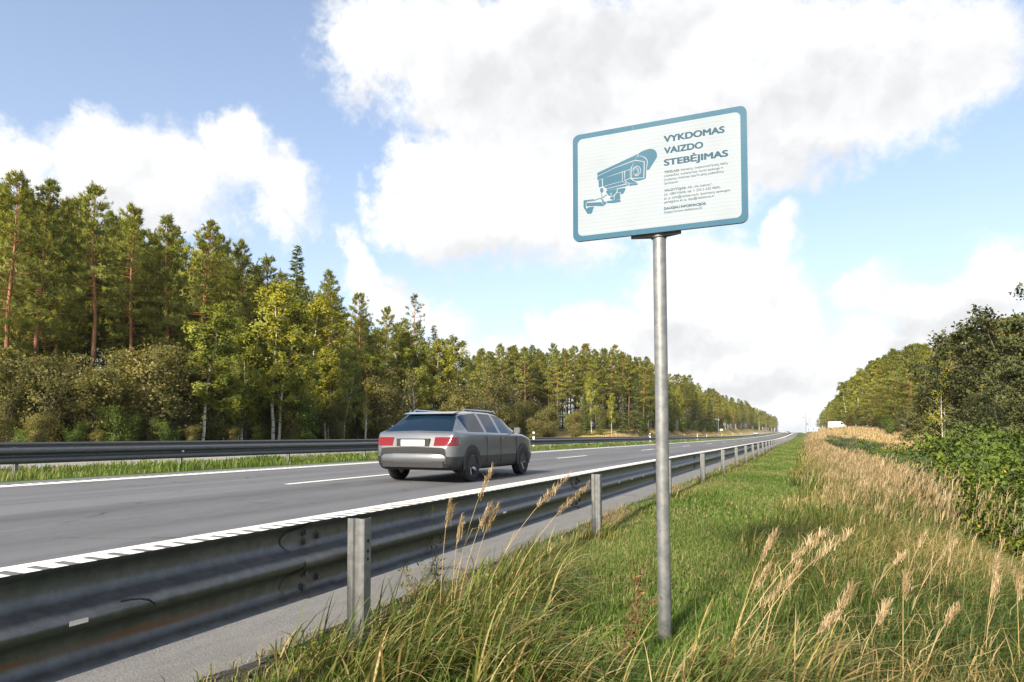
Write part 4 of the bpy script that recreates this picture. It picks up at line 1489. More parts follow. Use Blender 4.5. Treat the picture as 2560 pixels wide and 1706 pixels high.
# bushes in the ditch
ditch = [(2.7, 12.2, 1.5, 0, 'yellow green leafy bush nearest the camera at the right'), (3.4, 16.8, 2.15, 0, 'large yellow green leafy bush in the ditch'), (3.0, 9.6, 1.25, 1, 'grey green sallow bush at the lower right corner'), (3.2, 14.0, 1.5, 1, 'grey green sallow beside the yellow green bush'),
         (4.0, 19.5, 1.9, 1, 'grey green sallow behind the large yellow green bush'), (3.3, 21.0, 1.3, 2, 'low sallow between the dry grass and large bush'), (4.1, 24, 1.9, 2, 'fifth ditch sallow from the right corner'), (3.4, 27, 1.4, 1, 'sallow in the ditch right of the rusty weeds'), (4.6, 29, 2.2, 0, 'yellowish bush in the middle of the ditch row'),
         (3.7, 33, 1.8, 1, 'sallow in the middle of the ditch row'), (4.8, 37, 2.5, 2, 'tall sallow before the golden field'), (3.6, 40, 1.9, 0, 'green bush beside the tall sallow in the ditch'), (4.3, 46, 2.5, 1, 'sallow left of the golden field in the ditch'), (3.4, 50, 1.9, 2, 'low sallow behind the dry grass crest'),
         (4.4, 56, 2.7, 0, 'dark green bush towards the far end of the ditch row'), (3.4, 62, 2.2, 1, 'sallow third from the far end of the ditch row'), (4.2, 70, 2.8, 2, 'sallow second from the far end of the ditch row'), (3.5, 78, 2.6, 1, 'farthest sallow of the ditch row with pointed top'), (2.9, 84, 1.7, 0, 'small yellow bush at the far end of the ditch row'),
         (6.2, 32, 2.6, 1, 'sallow in the second ditch row before the alders'), (5.6, 24, 2.3, 0, 'leafy bush under the dark alders'), (6.5, 42, 2.5, 2, 'sallow at the field foot beside the alders'), (5.0, 17.5, 2.2, 1, 'sallow half hidden behind the large yellow green bush'), (4.2, 12.5, 1.8, 2, 'shaded sallow at the right picture edge'),
         (2.35, 8.6, 1.05, 0, 'low yellow green bush in front of the lower right sallow'), (2.2, 7.3, .8, 1, 'lowest sallow sprig at the right edge above the stalks'), (2.6, 10.6, 1.35, 0, 'leafy bush between the two nearest sallows'), (2.5, 14.5, 1.2, 2, 'low sallow at the end of the rusty weeds'), (2.7, 18.5, 1.2, 1, 'low grey sallow bordering the reed grass'), (2.9, 23.5, 1.2, 0, 'low green bush bordering the reed grass')]
for (X, Y, h, v, lab) in ditch:
    plant('ditch_bush', BUSHES[v], X, Y, h * (.8 if Y > 30 else 1.0), lab, 'bush', 'bushes in the ditch', 1.1)

# ------------------------------------------------------------------ grasses
def blades(P, H, W, lean, az, tint, droop=.55):
    """curved blades: 5 points, 3 triangles each"""
    n = len(P)
    d = np.stack([np.cos(az), np.sin(az), np.zeros(n)], -1)
    s = np.stack([-np.sin(az), np.cos(az), np.zeros(n)], -1)
    tw = RNG.uniform(-1, 1, n)[:, None]
    s = unit(s + d * tw)
    up = np.array([0, 0, 1.0])
    mid = P + up * (H * .62)[:, None] + d * (lean * H * .30)[:, None]
    tip = P + up * (H * (1 - droop * np.clip(lean, 0, 1.4) * .5))[:, None] + d * (lean * H)[:, None]
    w2 = (W * .5)[:, None]
    V = np.stack([P - s * w2, P + s * w2, mid - s * w2 * .85, mid + s * w2 * .85, tip], 1).reshape(-1, 3)
    base = np.arange(n)[:, None] * 5
    Fc = (base[:, :, None] + np.array([[0, 1, 2], [1, 3, 2], [2, 3, 4]])[None]).reshape(-1, 3)
    return V, Fc, np.repeat(tint, 5)


def arching(P, H, W, lean, az, tint, K=5):
    """long leaf blades that rise, arch over and hang"""
    n = len(P)
    d = np.stack([np.cos(az), np.sin(az), np.zeros(n)], -1)
    s = np.stack([-np.sin(az), np.cos(az), np.zeros(n)], -1)
    s = unit(s + d * RNG.uniform(-.6, .6, n)[:, None])
    rows = []
    for k in range(K + 1):
        t = k / K
        c = P + d * (lean * H * t ** 1.35)[:, None] + np.array([0, 0, 1.0]) * (H * (t - .62 * np.clip(lean, 0, 1.5) * t ** 2.6))[:, None]
        w = (W * .5 * (1 - t ** 2.2) + .0004)[:, None]
        rows += [c - s * w, c + s * w]
    V = np.stack(rows, 1).reshape(-1, 3)
    m = 2 * (K + 1)
    f = np.array([[2 * k, 2 * k + 1, 2 * k + 3, 2 * k + 2] for k in range(K)])
    Fc = (np.arange(n)[:, None, None] * m + f[None]).reshape(-1, 4)
    return V, Fc, np.repeat(tint, m)


def grass_obj(name, parts, mat, label):
    Vs, Fs, Ts, o = [], [], [], 0
    for V, Fc, T in parts:
        Vs.append(V)
        Fs.append(Fc + o)
        Ts.append(T)
        o += len(V)
    me = mesh_np(name, np.concatenate(Vs), np.concatenate(Fs), [mat], tint=np.concatenate(Ts))
    ob = inst(name, me)
    return tag(ob, label, kind='stuff')


def scatter(n, x0, x1, y0, y1, power=1.0):
    X = RNG.uniform(x0, x1, n)
    Y = y0 + (y1 - y0) * RNG.uniform(0, 1, n) ** power
    return X, Y


def patch(X, Y, s=1.0, ph=0.0):
    return .5 + .25 * np.sin(X * 2.3 * s + 1.7 * np.sin(Y * 1.1 * s + ph)) + .25 * np.sin(Y * 1.7 * s + 2.1 * np.sin(X * 1.3 * s + ph))


def sward(n, x0, x1, y0, y1, hmin, hmax, w, tmean, tsd, lean=.7, wind=.4, power=1.0, keep=None, dry=.12):
    X, Y = scatter(n, x0, x1, y0, y1, power)
    if keep is not None:
        k = keep(X, Y)
        X, Y = X[k], Y[k]
    n = len(X)
    Z = gz(X, Y) - .01
    pt = patch(X, Y)
    H = RNG.uniform(hmin, hmax, n) * (.65 + .7 * pt)
    az = np.where(RNG.random(n) < wind, RNG.normal(-.3, .6, n), RNG.uniform(0, 6.28, n))
    t = np.clip(RNG.normal(tmean, tsd, n) + (patch(X, Y, .6, 2.0) - .5) * .42, 0, .78)
    dp = dry * (.3 + 2.2 * np.clip(patch(X, Y, .9, 4.0) - .35, 0, 1) ** 1.2 * 1.6)
    t = np.where(RNG.random(n) < dp, RNG.uniform(.8, 1, n), t)
    return blades(np.stack([X, Y, Z], -1), H, np.full(n, w) * RNG.uniform(.6, 1.4, n), RNG.uniform(.1, 1, n) * lean, az, t)


def mown(X, Y):
    e = .35 + .22 * np.sin(Y * .55 + 1) + .16 * np.sin(Y * 1.7)
    return RNG.random(len(X)) < np.clip((X + 2.18) / .25, 0, 1) * np.clip((e - X) / .7, 0, 1)


grass_obj('verge_grass', [
    sward(11000, -2.22, -1.9, 1.0, 14, .03, .11, .0055, .5, .2, 1.1, dry=.45), sward(5000, -2.2, -1.9, 14, 50, .04, .14, .014, .5, .2, 1.0, dry=.4),
    sward(16000, -2.2, -.8, 1.0, 2.4, .03, .09, .0045, .55, .15, .9, keep=mown, dry=.25),
    sward(105000, -2.2, .5, 2.2, 8, .035, .085, .0050, .52, .15, .9, keep=mown, dry=.13),
    sward(80000, -2.2, .5, 8, 22, .04, .09, .010, .52, .14, .8, keep=mown, dry=.12),
    sward(45000, -2.2, .6, 22, 60, .05, .10, .022, .55, .12, .7, keep=mown, dry=.05),
    sward(26000, -2.2, .9, 60, 240, .06, .12, .07, .58, .12, .7, power=1.4, keep=mown, dry=.05),
], M['grass'], 'short green mown grass of the verge between guardrail and tall grass')


def rough(X, Y):
    e = -.45 + .22 * np.sin(Y * .55 + 1) + .16 * np.sin(Y * 1.7)
    return RNG.random(len(X)) < np.clip((X - e) / .9, 0, 1)


grass_obj('rough_grass', [
    sward(75000, -.5, 2.6, 2.3, 8, .09, .27, .0052, .42, .16, 1.2, .55, keep=rough, dry=.26),
    sward(55000, -.3, 3.6, 8, 22, .12, .32, .011, .45, .16, 1.1, .5, keep=rough, dry=.30),
    sward(36000, -.2, 4.5, 22, 75, .15, .34, .024, .50, .16, .9, .5, keep=rough, dry=.36),
], M['long_grass'], 'rough uncut green and straw coloured grass on the slope right of the mown verge')


def clumps(centres, per, rad, hmin, hmax, w, tmean, tsd, lean, dry, azm=-.2, arch=False):
    C = np.repeat(np.array(centres), per, 0)
    n = len(C)
    X = C[:, 0] + RNG.normal(0, rad, n)
    Y = C[:, 1] + RNG.normal(0, rad, n)
    k = X > -2.16
    X, Y = X[k], Y[k]
    n = len(X)
    H = RNG.uniform(hmin, hmax, n)
    az = RNG.normal(azm, .75, n)
    t = np.clip(RNG.normal(tmean, tsd, n), 0, .78)
    t = np.where(RNG.random(n) < dry, RNG.uniform(.8, 1, n), t)
    return (arching if arch else blades)(np.stack([X, Y, gz(X, Y) - .01], -1), H, np.full(n, w) * RNG.uniform(.6, 1.4, n), RNG.uniform(.25, 1.25, n) * lean, az, t)


tus = [(-1.78, 2.75), (-1.72, 3.05), (-1.70, 3.45), (-1.62, 3.85), (-1.55, 2.95), (-1.45, 3.35), (-1.35, 2.75), (-1.72, 4.3), (-1.3, 3.1), (-1.15, 2.6), (-1.05, 2.75), (-.9, 2.45), (-.5, 2.45), (-.25, 2.6), (-1.6, 2.45), (-1.5, 3.7), (-.2, 2.7), (-1.85, 2.5), (-.05, 3.1)]
more = [(x + RNG.normal(0, .12), y + RNG.normal(0, .12)) for x, y in tus for _ in range(3)]
more = [q for q in more if math.hypot(q[0] + .645, q[1] - 3.3) > .55]
grass_obj('tussock_grass', [clumps(more, 62, .08, .20, .52, .0070, .48, .15, .95, .24, .15, True)],
          M['long_grass'], 'long arching tussock grass around the near post and sign pole')
grass_obj('post_grass', [clumps([(-1.8 + RNG.normal(0, .10), 6.415 + 3.85 * k + RNG.normal(0, .15)) for k in range(14) for _ in range(3)], 60, .10, .08, .24, .009, .6, .12, .7, .35)],
          M['long_grass'], 'taller yellowish grass left standing around the feet of the guardrail posts')

# straw-coloured small-reed filling the slope
def reed_mass(n, x0, x1, y0, y1, hmin, hmax, w, keep, power=1.0):
    X, Y = scatter(n, x0, x1, y0, y1, power)
    k = keep(X, Y)
    X, Y = X[k], Y[k]
    n = len(X)
    Z = gz(X, Y)
    H = RNG.uniform(hmin, hmax, n)
    az = RNG.normal(-.3, .5, n)
    ln = RNG.uniform(.08, .45, n)
    P = np.stack([X, Y, Z], -1)
    t = np.clip(RNG.normal(.52, .14, n), 0, 1)
    parts = [blades(P, H, np.full(n, w * .55), ln, az, t, .2)]
    d = np.stack([np.cos(az), np.sin(az), np.zeros(n)], -1)
    # plume: several thin spikelets near the tip
    m = 7
    s = RNG.uniform(.74, .98, (n, m))
    base = P[:, None] + np.array([0, 0, 1.0]) * (H[:, None] * s * (1 - .1 * ln[:, None]))[..., None] + d[:, None] * (ln[:, None] * H[:, None] * s ** 2.2)[..., None]
    base = base.reshape(-1, 3)
    nn = n * m
    az2 = np.repeat(az, m) + RNG.normal(0, .7, nn)
    parts.append(blades(base, RNG.uniform(.05, .11, nn) * np.repeat(.8 + w * 20, nn), np.full(nn, w * 1.2), RNG.uniform(.2, .9, nn), az2, np.clip(RNG.normal(.78, .12, nn), 0, 1), .3))
    return parts


def reeds(X, Y):
    edge = .15 + .35 * np.sin(Y * .6)
    far = np.clip((Y - 5) / 5, .22, 1)
    return (RNG.random(len(X)) < np.clip((X - edge) / .5, 0, 1) * far * np.clip((np.interp(Y, [4, 9, 16, 60], [1.5, 1.8, 2.1, 2.6]) - X) / .6, 0, 1) * (.35 + .65 * patch(X, Y, .8)))


grass_obj('reed_grass', reed_mass(2600, -.1, 2.6, 3.4, 9, .40, .80, .0038, reeds) + reed_mass(2600, 0, 2.6, 9, 20, .42, .76, .0075, reeds) + reed_mass(2600, 0, 2.7, 20, 60, .40, .70, .020, reeds) + reed_mass(1500, .2, 3.0, 60, 150, .4, .8, .045, reeds),
          M['dry_grass'], 'mass of straw coloured feathery reed grass on the slope beyond the sign')
grass_obj('rusty_weeds', [clumps([(2.6 + RNG.normal(0, .35), y + RNG.normal(0, 1.0)) for y in np.linspace(12, 34, 60)], 90, .30, .2, .55, .016, .4, .25, .8, .3)], M['rust_weeds'], 'rust brown dried weeds along the crest of the ditch')
# golden field and far verges
def field_keep(X, Y):
    return RNG.random(len(X)) < .9


grass_obj('field_grass', [sward(16000, 7, 26, 60, 190, .25, .6, .09, .6, .2, .8, .4, keep=field_keep, dry=.3),
                          sward(9000, -37, -31, 108, 300, .25, .6, .10, .6, .2, .8, .4, dry=.3),
                          sward(9000, 3, 13, 190, 420, .3, .7, .16, .6, .2, .8, .4, dry=.3)], M['dry_grass'], 'golden dry grass of the field and banks in the distance')
grass_obj('median_grass', [sward(26000, -16.55, -13.15, 4, 45, .06, .22, .022, .62, .13, .8, .4, dry=.18), sward(14000, -16.5, -13.15, 45, 200, .08, .24, .06, .62, .12, .7, .4, power=1.3, dry=.15),
                           sward(9000, -33, -29.5, 5, 110, .15, .5, .06, .5, .15, .8, .4, dry=.3)], M['grass'], 'green grass of the median strip under the guardrail')

# gravel and crumbs of asphalt beside the paving
def gravel():
    n = 2600
    X = -2.15 + np.abs(RNG.normal(0, .11, n))
    Y = RNG.uniform(1.5, 14, n)
    r = RNG.uniform(.006, .024, n)
    Z = gz(X, Y) + r * .3
    octa = np.array([[1, 0, 0], [-1, 0, 0], [0, 1, 0], [0, -1, 0], [0, 0, .7], [0, 0, -.7], ])
    f = np.array([[0, 2, 4], [2, 1, 4], [1, 3, 4], [3, 0, 4], [2, 0, 5], [1, 2, 5], [3, 1, 5], [0, 3, 5]])
    V = (octa[None] * RNG.uniform(.6, 1.2, (n, 6, 1)) * r[:, None, None]) + np.stack([X, Y, Z], -1)[:, None]
    Fc = (np.arange(n)[:, None, None] * 6 + f[None]).reshape(-1, 3)
    m, t, b = material('gravel_stone')
    geo = t.n('ShaderNodeNewGeometry')
    t.put(b.inputs['Base Color'], t.ramp(geo.outputs['Random Per Island'], [(0, (.09, .085, .08)), (.6, (.2, .185, .17)), (1, (.34, .31, .28))]))
    b.inputs['Roughness'].default_value = .9
    o = inst('gravel', mesh_np('gravel', V.reshape(-1, 3), Fc, [m]))
    tag(o, 'loose gravel along the broken edge of the shoulder paving', kind='stuff')


gravel()

# single tall grass stalks that stand out in front
def stalk(Xb, Yb, px, py, label, full=1.0, leaf=True, dd=0.0):
    """px, py: where the tip stands in the photograph, at the stalk's own distance"""
    zb = float(gz(Xb, Yb))
    d = depth_of(Xb, Yb) + dd
    Xt, Yt = at_depth(px, d)
    zt = CAM_Z + (1088 - py) * d / 1707.0
    top = Vector((Xt - Xb, Yt - Yb, zt - zb))
    s = empty('grass_stalk', (Xb, Yb, zb))
    tag(s, label, 'grass stalk', 'tall grass stalks in the foreground')
    r = random.Random(int(px * 7 + py))
    pts = []
    for i in range(9):
        t = i / 8
        pts.append(Vector((top.x * t ** 1.7, top.y * t ** 1.7, top.z * (1 - (1 - t) ** 1.12))))
    mb = MB()
    mb.tube([tuple(p) for p in pts], [.0024 - .0018 * i / 8 for i in range(9)], 5)
    mb.build('stem', M['straw'], s)
    # the plume
    Lh = top.length * .23 * full
    V, F_, T = [], [], []
    P, H, W, ln, az, tt = [], [], [], [], [], []
    wind = math.atan2(top.y, top.x) if (abs(top.x) + abs(top.y)) > .03 else -.3
    tot = top.length
    n = int(r.uniform(85, 135) * full)
    for i in range(n):
        t = 1 - (Lh / tot) * r.random() ** .9
        k = min(7, int(t * 8))
        q = pts[k].lerp(pts[k + 1], t * 8 - k)
        w = 1 - abs((1 - t) / (Lh / tot) - .62) * .9
        side = abs(r.gauss(0, .009)) * max(.15, w)
        P.append((q.x + math.cos(wind) * side + r.gauss(0, .004) * w, q.y + math.sin(wind) * side + r.gauss(0, .004) * w, q.z - side * .5 + r.gauss(0, .005)))
        H.append(r.uniform(.018, .048) * (.5 + .8 * w))
        W.append(r.uniform(.0016, .0034))
        ln.append(r.uniform(.2, 1.15))
        az.append(wind + r.gauss(0, .8))
        tt.append(min(1, max(0, r.gauss(.85, .12))))
    V, Fc, T = blades(np.array(P), np.array(H), np.array(W), np.array(ln), np.array(az), np.array(tt), .3)
    inst('seed_head', mesh_np('seed_head', V, Fc, [M['dry_grass']], tint=T), s)
    if leaf:
        q = pts[3]
        nl = 3
        V, Fc, T = blades(np.array([(pts[k].x, pts[k].y, pts[k].z) for k in (1, 2, 4)]), np.array([.22, .2, .14]), np.array([.006, .006, .005]), np.array([.8, .9, 1.0]), np.array([wind + .4, wind - .6, wind + .2]), np.array([.45, .55, .6]))
        inst('leaf', mesh_np('leaf', V, Fc, [M['dry_grass']], tint=T), s)
    return s


M['straw'] = simple('straw', (.38, .27, .11), .6)
SEEDS = [
    (-1.62, 3.05, 1231, 1170, 'tall grass stalk whose tip stands before the passing car, tallest left of the sign pole'), (-1.50, 3.10, 1425, 1190, 'leaning tan grass stalk just left of the second post'),
    (-1.42, 3.2, 1470, 1215, 'tan grass stalk in front of the second guardrail post'), (-1.60, 3.0, 1152, 1295, 'short tan plume halfway along the second rail span'), (-1.58, 3.02, 1226, 1260, 'middle tan plume of the cluster before the second rail span'),
    (-1.55, 3.06, 1243, 1262, 'right tan plume of the cluster before the second rail span'), (-1.66, 3.0, 1124, 1250, 'thin brown grass stalk left of the short tan plume'),
    (-.28, 3.02, 1938, 1325, 'nodding tan grass stalk right of the sign pole, leftmost of that group'), (-.30, 2.92, 1920, 1412, 'stubby tan plume below the leftmost nodding stalk'), (-.34, 2.72, 1966, 1455, 'broad tan plume left of centre between pole and right corner'),
    (-.30, 2.70, 2068, 1322, 'long bowed tan grass stalk arching right, longest right of the pole'), (-.26, 2.72, 2130, 1325, 'thin bowed grass stalk arching beside the longest one'), (-.16, 3.0, 1994, 1405, 'upright tan plume below the bowed stalks'),
    (-.10, 2.75, 2090, 1530, 'nodding pale plume at the bottom right of the pole'), (.02, 2.85, 2122, 1462, 'upright tan plume right of the pale nodding one'), (.16, 2.95, 2210, 1505, 'slim plume in the middle of the lower right grass'),
    (.35, 3.1, 2250, 1430, 'drooping brown plume right of the slim one'), (.42, 3.2, 2382, 1512, 'pale one-sided plume at the lower right'), (.5, 4.2, 2385, 1350, 'tan plume before the ditch bushes at right'), (.9, 4.4, 2482, 1395, 'double tan plume below the yellow green bush'),
    (.72, 3.6, 2480, 1440, 'thin upright plume near the lower right corner'), (.8, 3.4, 2530, 1430, 'dark thin stalk nearest the right picture edge'), (.55, 4.8, 2310, 1330, 'slender plume among the reed mass left of the yellow green bush'), (.35, 4.6, 2260, 1380, 'slender tan plume in the middle of the reed mass')]
for q in SEEDS:
    stalk(*q)

# mugwort-like weed beside the near post, small weeds with yellow leaves
def weed(X, Y, px, py, label, mat, seed, n=70):
    zb = float(gz(X, Y))
    d = depth_of(X, Y)
    Xt, Yt = at_depth(px, d)
    top = Vector((Xt - X, Yt - Y, CAM_Z + (1088 - py) * d / 1707.0 - zb))
    s = empty('tall_weed', (X, Y, zb))
    tag(s, label, 'weed')
    r = np.random.default_rng(seed)
    w = MB()
    stems = []
    for i in range(4):
        e = np.array(top) * r.uniform(.6, 1) + r.normal(0, .05, 3)
        stems.append(e)
        w.tube([(0, 0, 0), tuple(e * .5 + r.normal(0, .01, 3)), tuple(e)], [.003, .002, .001], 4)
    w.build('stem', simple('weed_stem', (.12, .07, .04), .8), s)
    P = np.concatenate([e * r.uniform(.2, 1, (n, 1)) + r.normal(0, .016, (n, 3)) for e in stems])
    D = unit(r.normal(0, .5, P.shape) + np.array([.3, 0, .6]))
    L = r.uniform(.015, .04, len(P))
    V, Fc = leaf_quads(P, D, L, L * .3, r)
    inst('leaves', mesh_np('leaves', V, Fc, [mat], tint=np.repeat(np.clip(r.normal(.5, .25, len(P)), 0, 1), 4)), s)
    return s


weed(-1.9, 3.45, 1062, 1262, 'slim dark mugwort weed with yellowish tips just right of the near post', M['willow_leaves'], 3)
weed(-1.92, 3.4, 985, 1420, 'short dark weed beside the near post under the rail', M['willow_leaves'], 4, 40)
weed(-.75, 3.0, 1650, 1390, 'thin reddish weed standing close against the sign pole', M['rust_weeds'], 5, 50)
weed(-.45, 2.75, 1780, 1560, 'dark brown withered weed right of the pole foot', M['rust_weeds'], 6, 60)


def herb(X, Y, label, seed, mat, n=46, size=.05):
    z = float(gz(X, Y))
    s = empty('broadleaf_herb', (X, Y, z))
    tag(s, label, 'herb', 'leafy herbs in the grass')
    r = np.random.default_rng(seed)
    P = r.normal(0, .06, (n, 3)) * [1, 1, .4] + [0, 0, .09]
    D = unit(r.normal(0, 1, (n, 3)) * [1, 1, .4] + [0, 0, .15])
    L = r.uniform(.6, 1.3, n) * size
    V, Fc = leaf_quads(P, D, L, L * .75, r)
    w = MB()
    for q in P[::3]:
        w.tube([(q[0] * .2, q[1] * .2, -.01), tuple(q)], [.0016, .001], 4)
    w.build('stems', M['straw'], s)
    inst('leaves', mesh_np('leaves', V, Fc, [mat], tint=np.repeat(np.clip(r.normal(.62, .13, n), 0, .9), 4)), s)


for i, (px, py, lab) in enumerate([(1265, 1555, 'bright green herb in the middle of the long tussock'), (1545, 1655, 'yellow leafed herb left of the sign pole foot'), (1390, 1625, 'yellow green herb at the bottom left of the sign pole'), (560, 1655, 'bright green herb by the paving at bottom left'), (640, 1630, 'small green herb on the paving edge left of the near post'),
                                   (1300, 1650, 'low yellow herb at the bottom centre'), (1190, 1480, 'yellow green herb behind the tussock'), (1455, 1680, 'dark green herb at the bottom edge')]):
    d = 1.05 * 1707 / (py - 1088)
    X, Y = at_depth(px, d)
    herb(max(X, -2.02), Y, lab, 70 + i, M['bush_leaves'], 46, .026)
# ------------------------------------------------------------------ vehicles
M['glass'] = simple('car_glass', (.006, .016, .032), .03, 0, .35, coat=.0)
M['tyre'] = simple('tyre', (.014, .014, .015), .85)
M['rim'] = simple('rim', (.42, .43, .44), .3, .9)
M['black_plastic'] = simple('black_plastic', (.016, .016, .018), .55)
M['tail_red'] = simple('tail_red', (.15, .004, .006), .15, 0, .4, coat=.5)
M['plate'] = simple('plate_white', (.72, .72, .70), .4)
M['chrome'] = simple('chrome', (.6, .6, .62), .15, 1.0)


def car_paint(name, col, metal=.5):
    m, t, b = material(name)
    geo = t.n('ShaderNodeNewGeometry')
    nz = t.noise(geo.outputs['Position'], 3.0, 4, .6)
    t.put(b.inputs['Base Color'], t.mix(t.sstep(nz.outputs['Fac'], .4, .7, 0, .25), col, tuple(q * .82 for q in col)))
    b.inputs['Metallic'].default_value = metal
    t.put(b.inputs['Roughness'], t.m('ADD', .26, t.m('MULTIPLY', nz.outputs['Fac'], .14)))
    b.inputs['Coat Weight'].default_value = 1.0
    b.inputs['Coat Roughness'].default_value = .05
    return m


# y, bottom, belt, top, half width, half width at the roof
STN = [(0.00, .36, .66, .68, .72, .60), (.05, .30, .80, .82, .81, .70), (.11, .27, .925, .94, .85, .78), (.19, .24, .97, .985, .87, .76), (.40, .23, .975, 1.15, .88, .68), (.66, .22, .975, 1.315, .885, .60),
       (.86, .22, .97, 1.365, .885, .60), (1.42, .22, .965, 1.405, .885, .60), (1.54, .22, .965, 1.41, .885, .60), (2.12, .22, .955, 1.405, .885, .60), (2.24, .22, .955, 1.40, .885, .60), (2.72, .22, .945, 1.335, .885, .61),
       (3.05, .22, .94, 1.16, .88, .66), (3.36, .22, .93, .985, .875, .74), (3.62, .22, .905, .945, .87, .74), (4.02, .24, .82, .865, .84, .70), (4.22, .28, .70, .735, .77, .62), (4.32, .34, .58, .60, .62, .5)]
SIDE_GLASS = {5, 6, 8, 10, 11}
N_RING = 9


def car_rings(sub=6, rsub=3):
    """outline rings along the car, smoothed between the main stations"""
    rings = []
    for (y, zb, be, to, w, wr) in STN:
        k = max(0.0, (to - be))
        ring = [(0, zb), (.82 * w, zb), (.965 * w, zb + .07), (w, .50 if be > .66 else (zb + be) / 2), (.985 * w, be - .05), (.955 * w, be), (wr, to - min(.05, k * .45)), (wr * .82, to - min(.012, k * .2)), (0, to + .012)]
        rings.append([(x, y, z) for x, z in ring])
    A = np.array(rings)                       # stations, points, xyz

    def catmull(P, sub, axis_):
        P = np.moveaxis(P, axis_, 0)
        n = len(P)
        out = []
        for i in range(n - 1):
            m0 = (P[min(i + 1, n - 1)] - P[max(i - 1, 0)]) * .5 * (1 if i > 0 else .6)
            m1 = (P[min(i + 2, n - 1)] - P[i]) * .5 * (1 if i < n - 2 else .6)
            dl = P[i + 1] - P[i]
            lim = np.abs(dl) * 2.2 + 1e-9
            m0 = np.where(m0 * dl < 0, 0, np.clip(m0, -lim, lim))
            m1 = np.where(m1 * dl < 0, 0, np.clip(m1, -lim, lim))
            for j in range(sub):
                t = j / sub
                out.append((2 * t ** 3 - 3 * t ** 2 + 1) * P[i] + (t ** 3 - 2 * t ** 2 + t) * m0 + (-2 * t ** 3 + 3 * t ** 2) * P[i + 1] + (t ** 3 - t ** 2) * m1)
        out.append(P[-1])
        return np.moveaxis(np.array(out), 0, axis_)
    A = catmull(A, sub, 0)
    A = catmull(A, rsub, 1)
    return A, sub, rsub


def wheel_meshes():
    prof = [(.20, -.095), (.285, -.10), (.315, -.085), (.322, -.05), (.322, .05), (.315, .085), (.285, .10), (.20, .095)]
    n = 28
    mb = MB()
    vs = []
    for k in range(n):
        a = 2 * math.pi * k / n
        for r, x in prof:
            vs.append((x, r * math.cos(a), r * math.sin(a)))
    m_ = len(prof)
    mb.add(vs, [(k * m_ + j, k * m_ + j + 1, ((k + 1) % n) * m_ + j + 1, ((k + 1) % n) * m_ + j) for k in range(n) for j in range(m_ - 1)])
    tyre = mb.mesh('tyre', M['tyre'], 50)
    mb = MB()
    mb.tube([(-.06, 0, 0), (.03, 0, 0)], .05, 14)
    mb.tube([(-.05, 0, 0), (-.04, 0, 0)], .20, 28)
    for k in range(5):
        a = 2 * math.pi * k / 5
        c, s = math.cos(a), math.sin(a)
        for sx in (.045,):
            w2 = .028
            q = [(.04, .04 * c - w2 * s, .04 * s + w2 * c), (.04, .04 * c + w2 * s, .04 * s - w2 * c), (.075, .205 * c + w2 * s, .205 * s - w2 * c), (.075, .205 * c - w2 * s, .205 * s + w2 * c)]
            q2 = [(x - .03, y, z) for x, y, z in q]
            mb.add(q + q2, [(0, 1, 2, 3), (7, 6, 5, 4), (0, 4, 5, 1), (1, 5, 6, 2), (2, 6, 7, 3), (3, 7, 4, 0)])
    vs = []
    for k in range(n):
        a = 2 * math.pi * k / n
        for r, x in ((.20, -.09), (.20, .085), (.212, .09)):
            vs.append((x, r * math.cos(a), r * math.sin(a)))
    mb.add(vs, [(k * 3 + j, k * 3 + j + 1, ((k + 1) % n) * 3 + j + 1, ((k + 1) % n) * 3 + j) for k in range(n) for j in range(2)])
    rim = mb.mesh('rim', M['rim'], 40)
    return tyre, rim


TYRE, RIM = wheel_meshes()


def strip_patch(mb, path, z0, z1, off):
    """a patch standing proud of a corner: path in plan, from z0 to z1"""
    n = len(path)
    o = []
    for i, (x, y) in enumerate(path):
        a = Vector(path[max(0, i - 1)])
        b = Vector(path[min(n - 1, i + 1)])
        t = (b - a).normalized()
        nn = Vector((t.y, -t.x))
        o.append((x + nn.x * off, y + nn.y * off))
    vs = [(x, y, z0) for x, y in path] + [(x, y, z1) for x, y in path] + [(x, y, z0) for x, y in o] + [(x, y, z1) for x, y in o]
    fs = []
    for i in range(n - 1):
        fs += [(2 * n + i, 2 * n + i + 1, 3 * n + i + 1, 3 * n + i), (n + i, n + i + 1, 3 * n + i + 1, 3 * n + i), (i, i + 1, 2 * n + i + 1, 2 * n + i)]
    fs += [(0, n, 3 * n, 2 * n), (n - 1, 2 * n - 1, 4 * n - 1, 3 * n - 1)]
    mb.add(vs, fs)


def split_poly(poly, ax, val, sg_):
    """cut a polygon at a plane: the part on the wanted side, and the rest"""
    a, b = [], []
    n = len(poly)
    for i in range(n):
        p, q = poly[i], poly[(i + 1) % n]
        dp, dq = (p[ax] - val) * sg_, (q[ax] - val) * sg_
        (a if dp >= 0 else b).append(p)
        if dp * dq < 0:
            t = dp / (dp - dq)
            c_ = tuple(p[j] + (q[j] - p[j]) * t for j in range(3))
            a.append(c_)
            b.append(c_)
    return (a if len(a) > 2 else []), (b if len(b) > 2 else [])


def weld(mb):
    """join the corners that neighbouring faces share, so the panel shades as one curved surface"""
    idx, V, F_ = {}, [], []
    for f in mb.F:
        g = []
        for i in f:
            key = tuple(round(c_, 4) for c_ in mb.V[i])
            if key not in idx:
                idx[key] = len(V)
                V.append(mb.V[i])
            if idx[key] not in g:
                g.append(idx[key])
        if len(g) > 2:
            F_.append(tuple(g))
    out = MB()
    out.V, out.F = V, F_
    return out


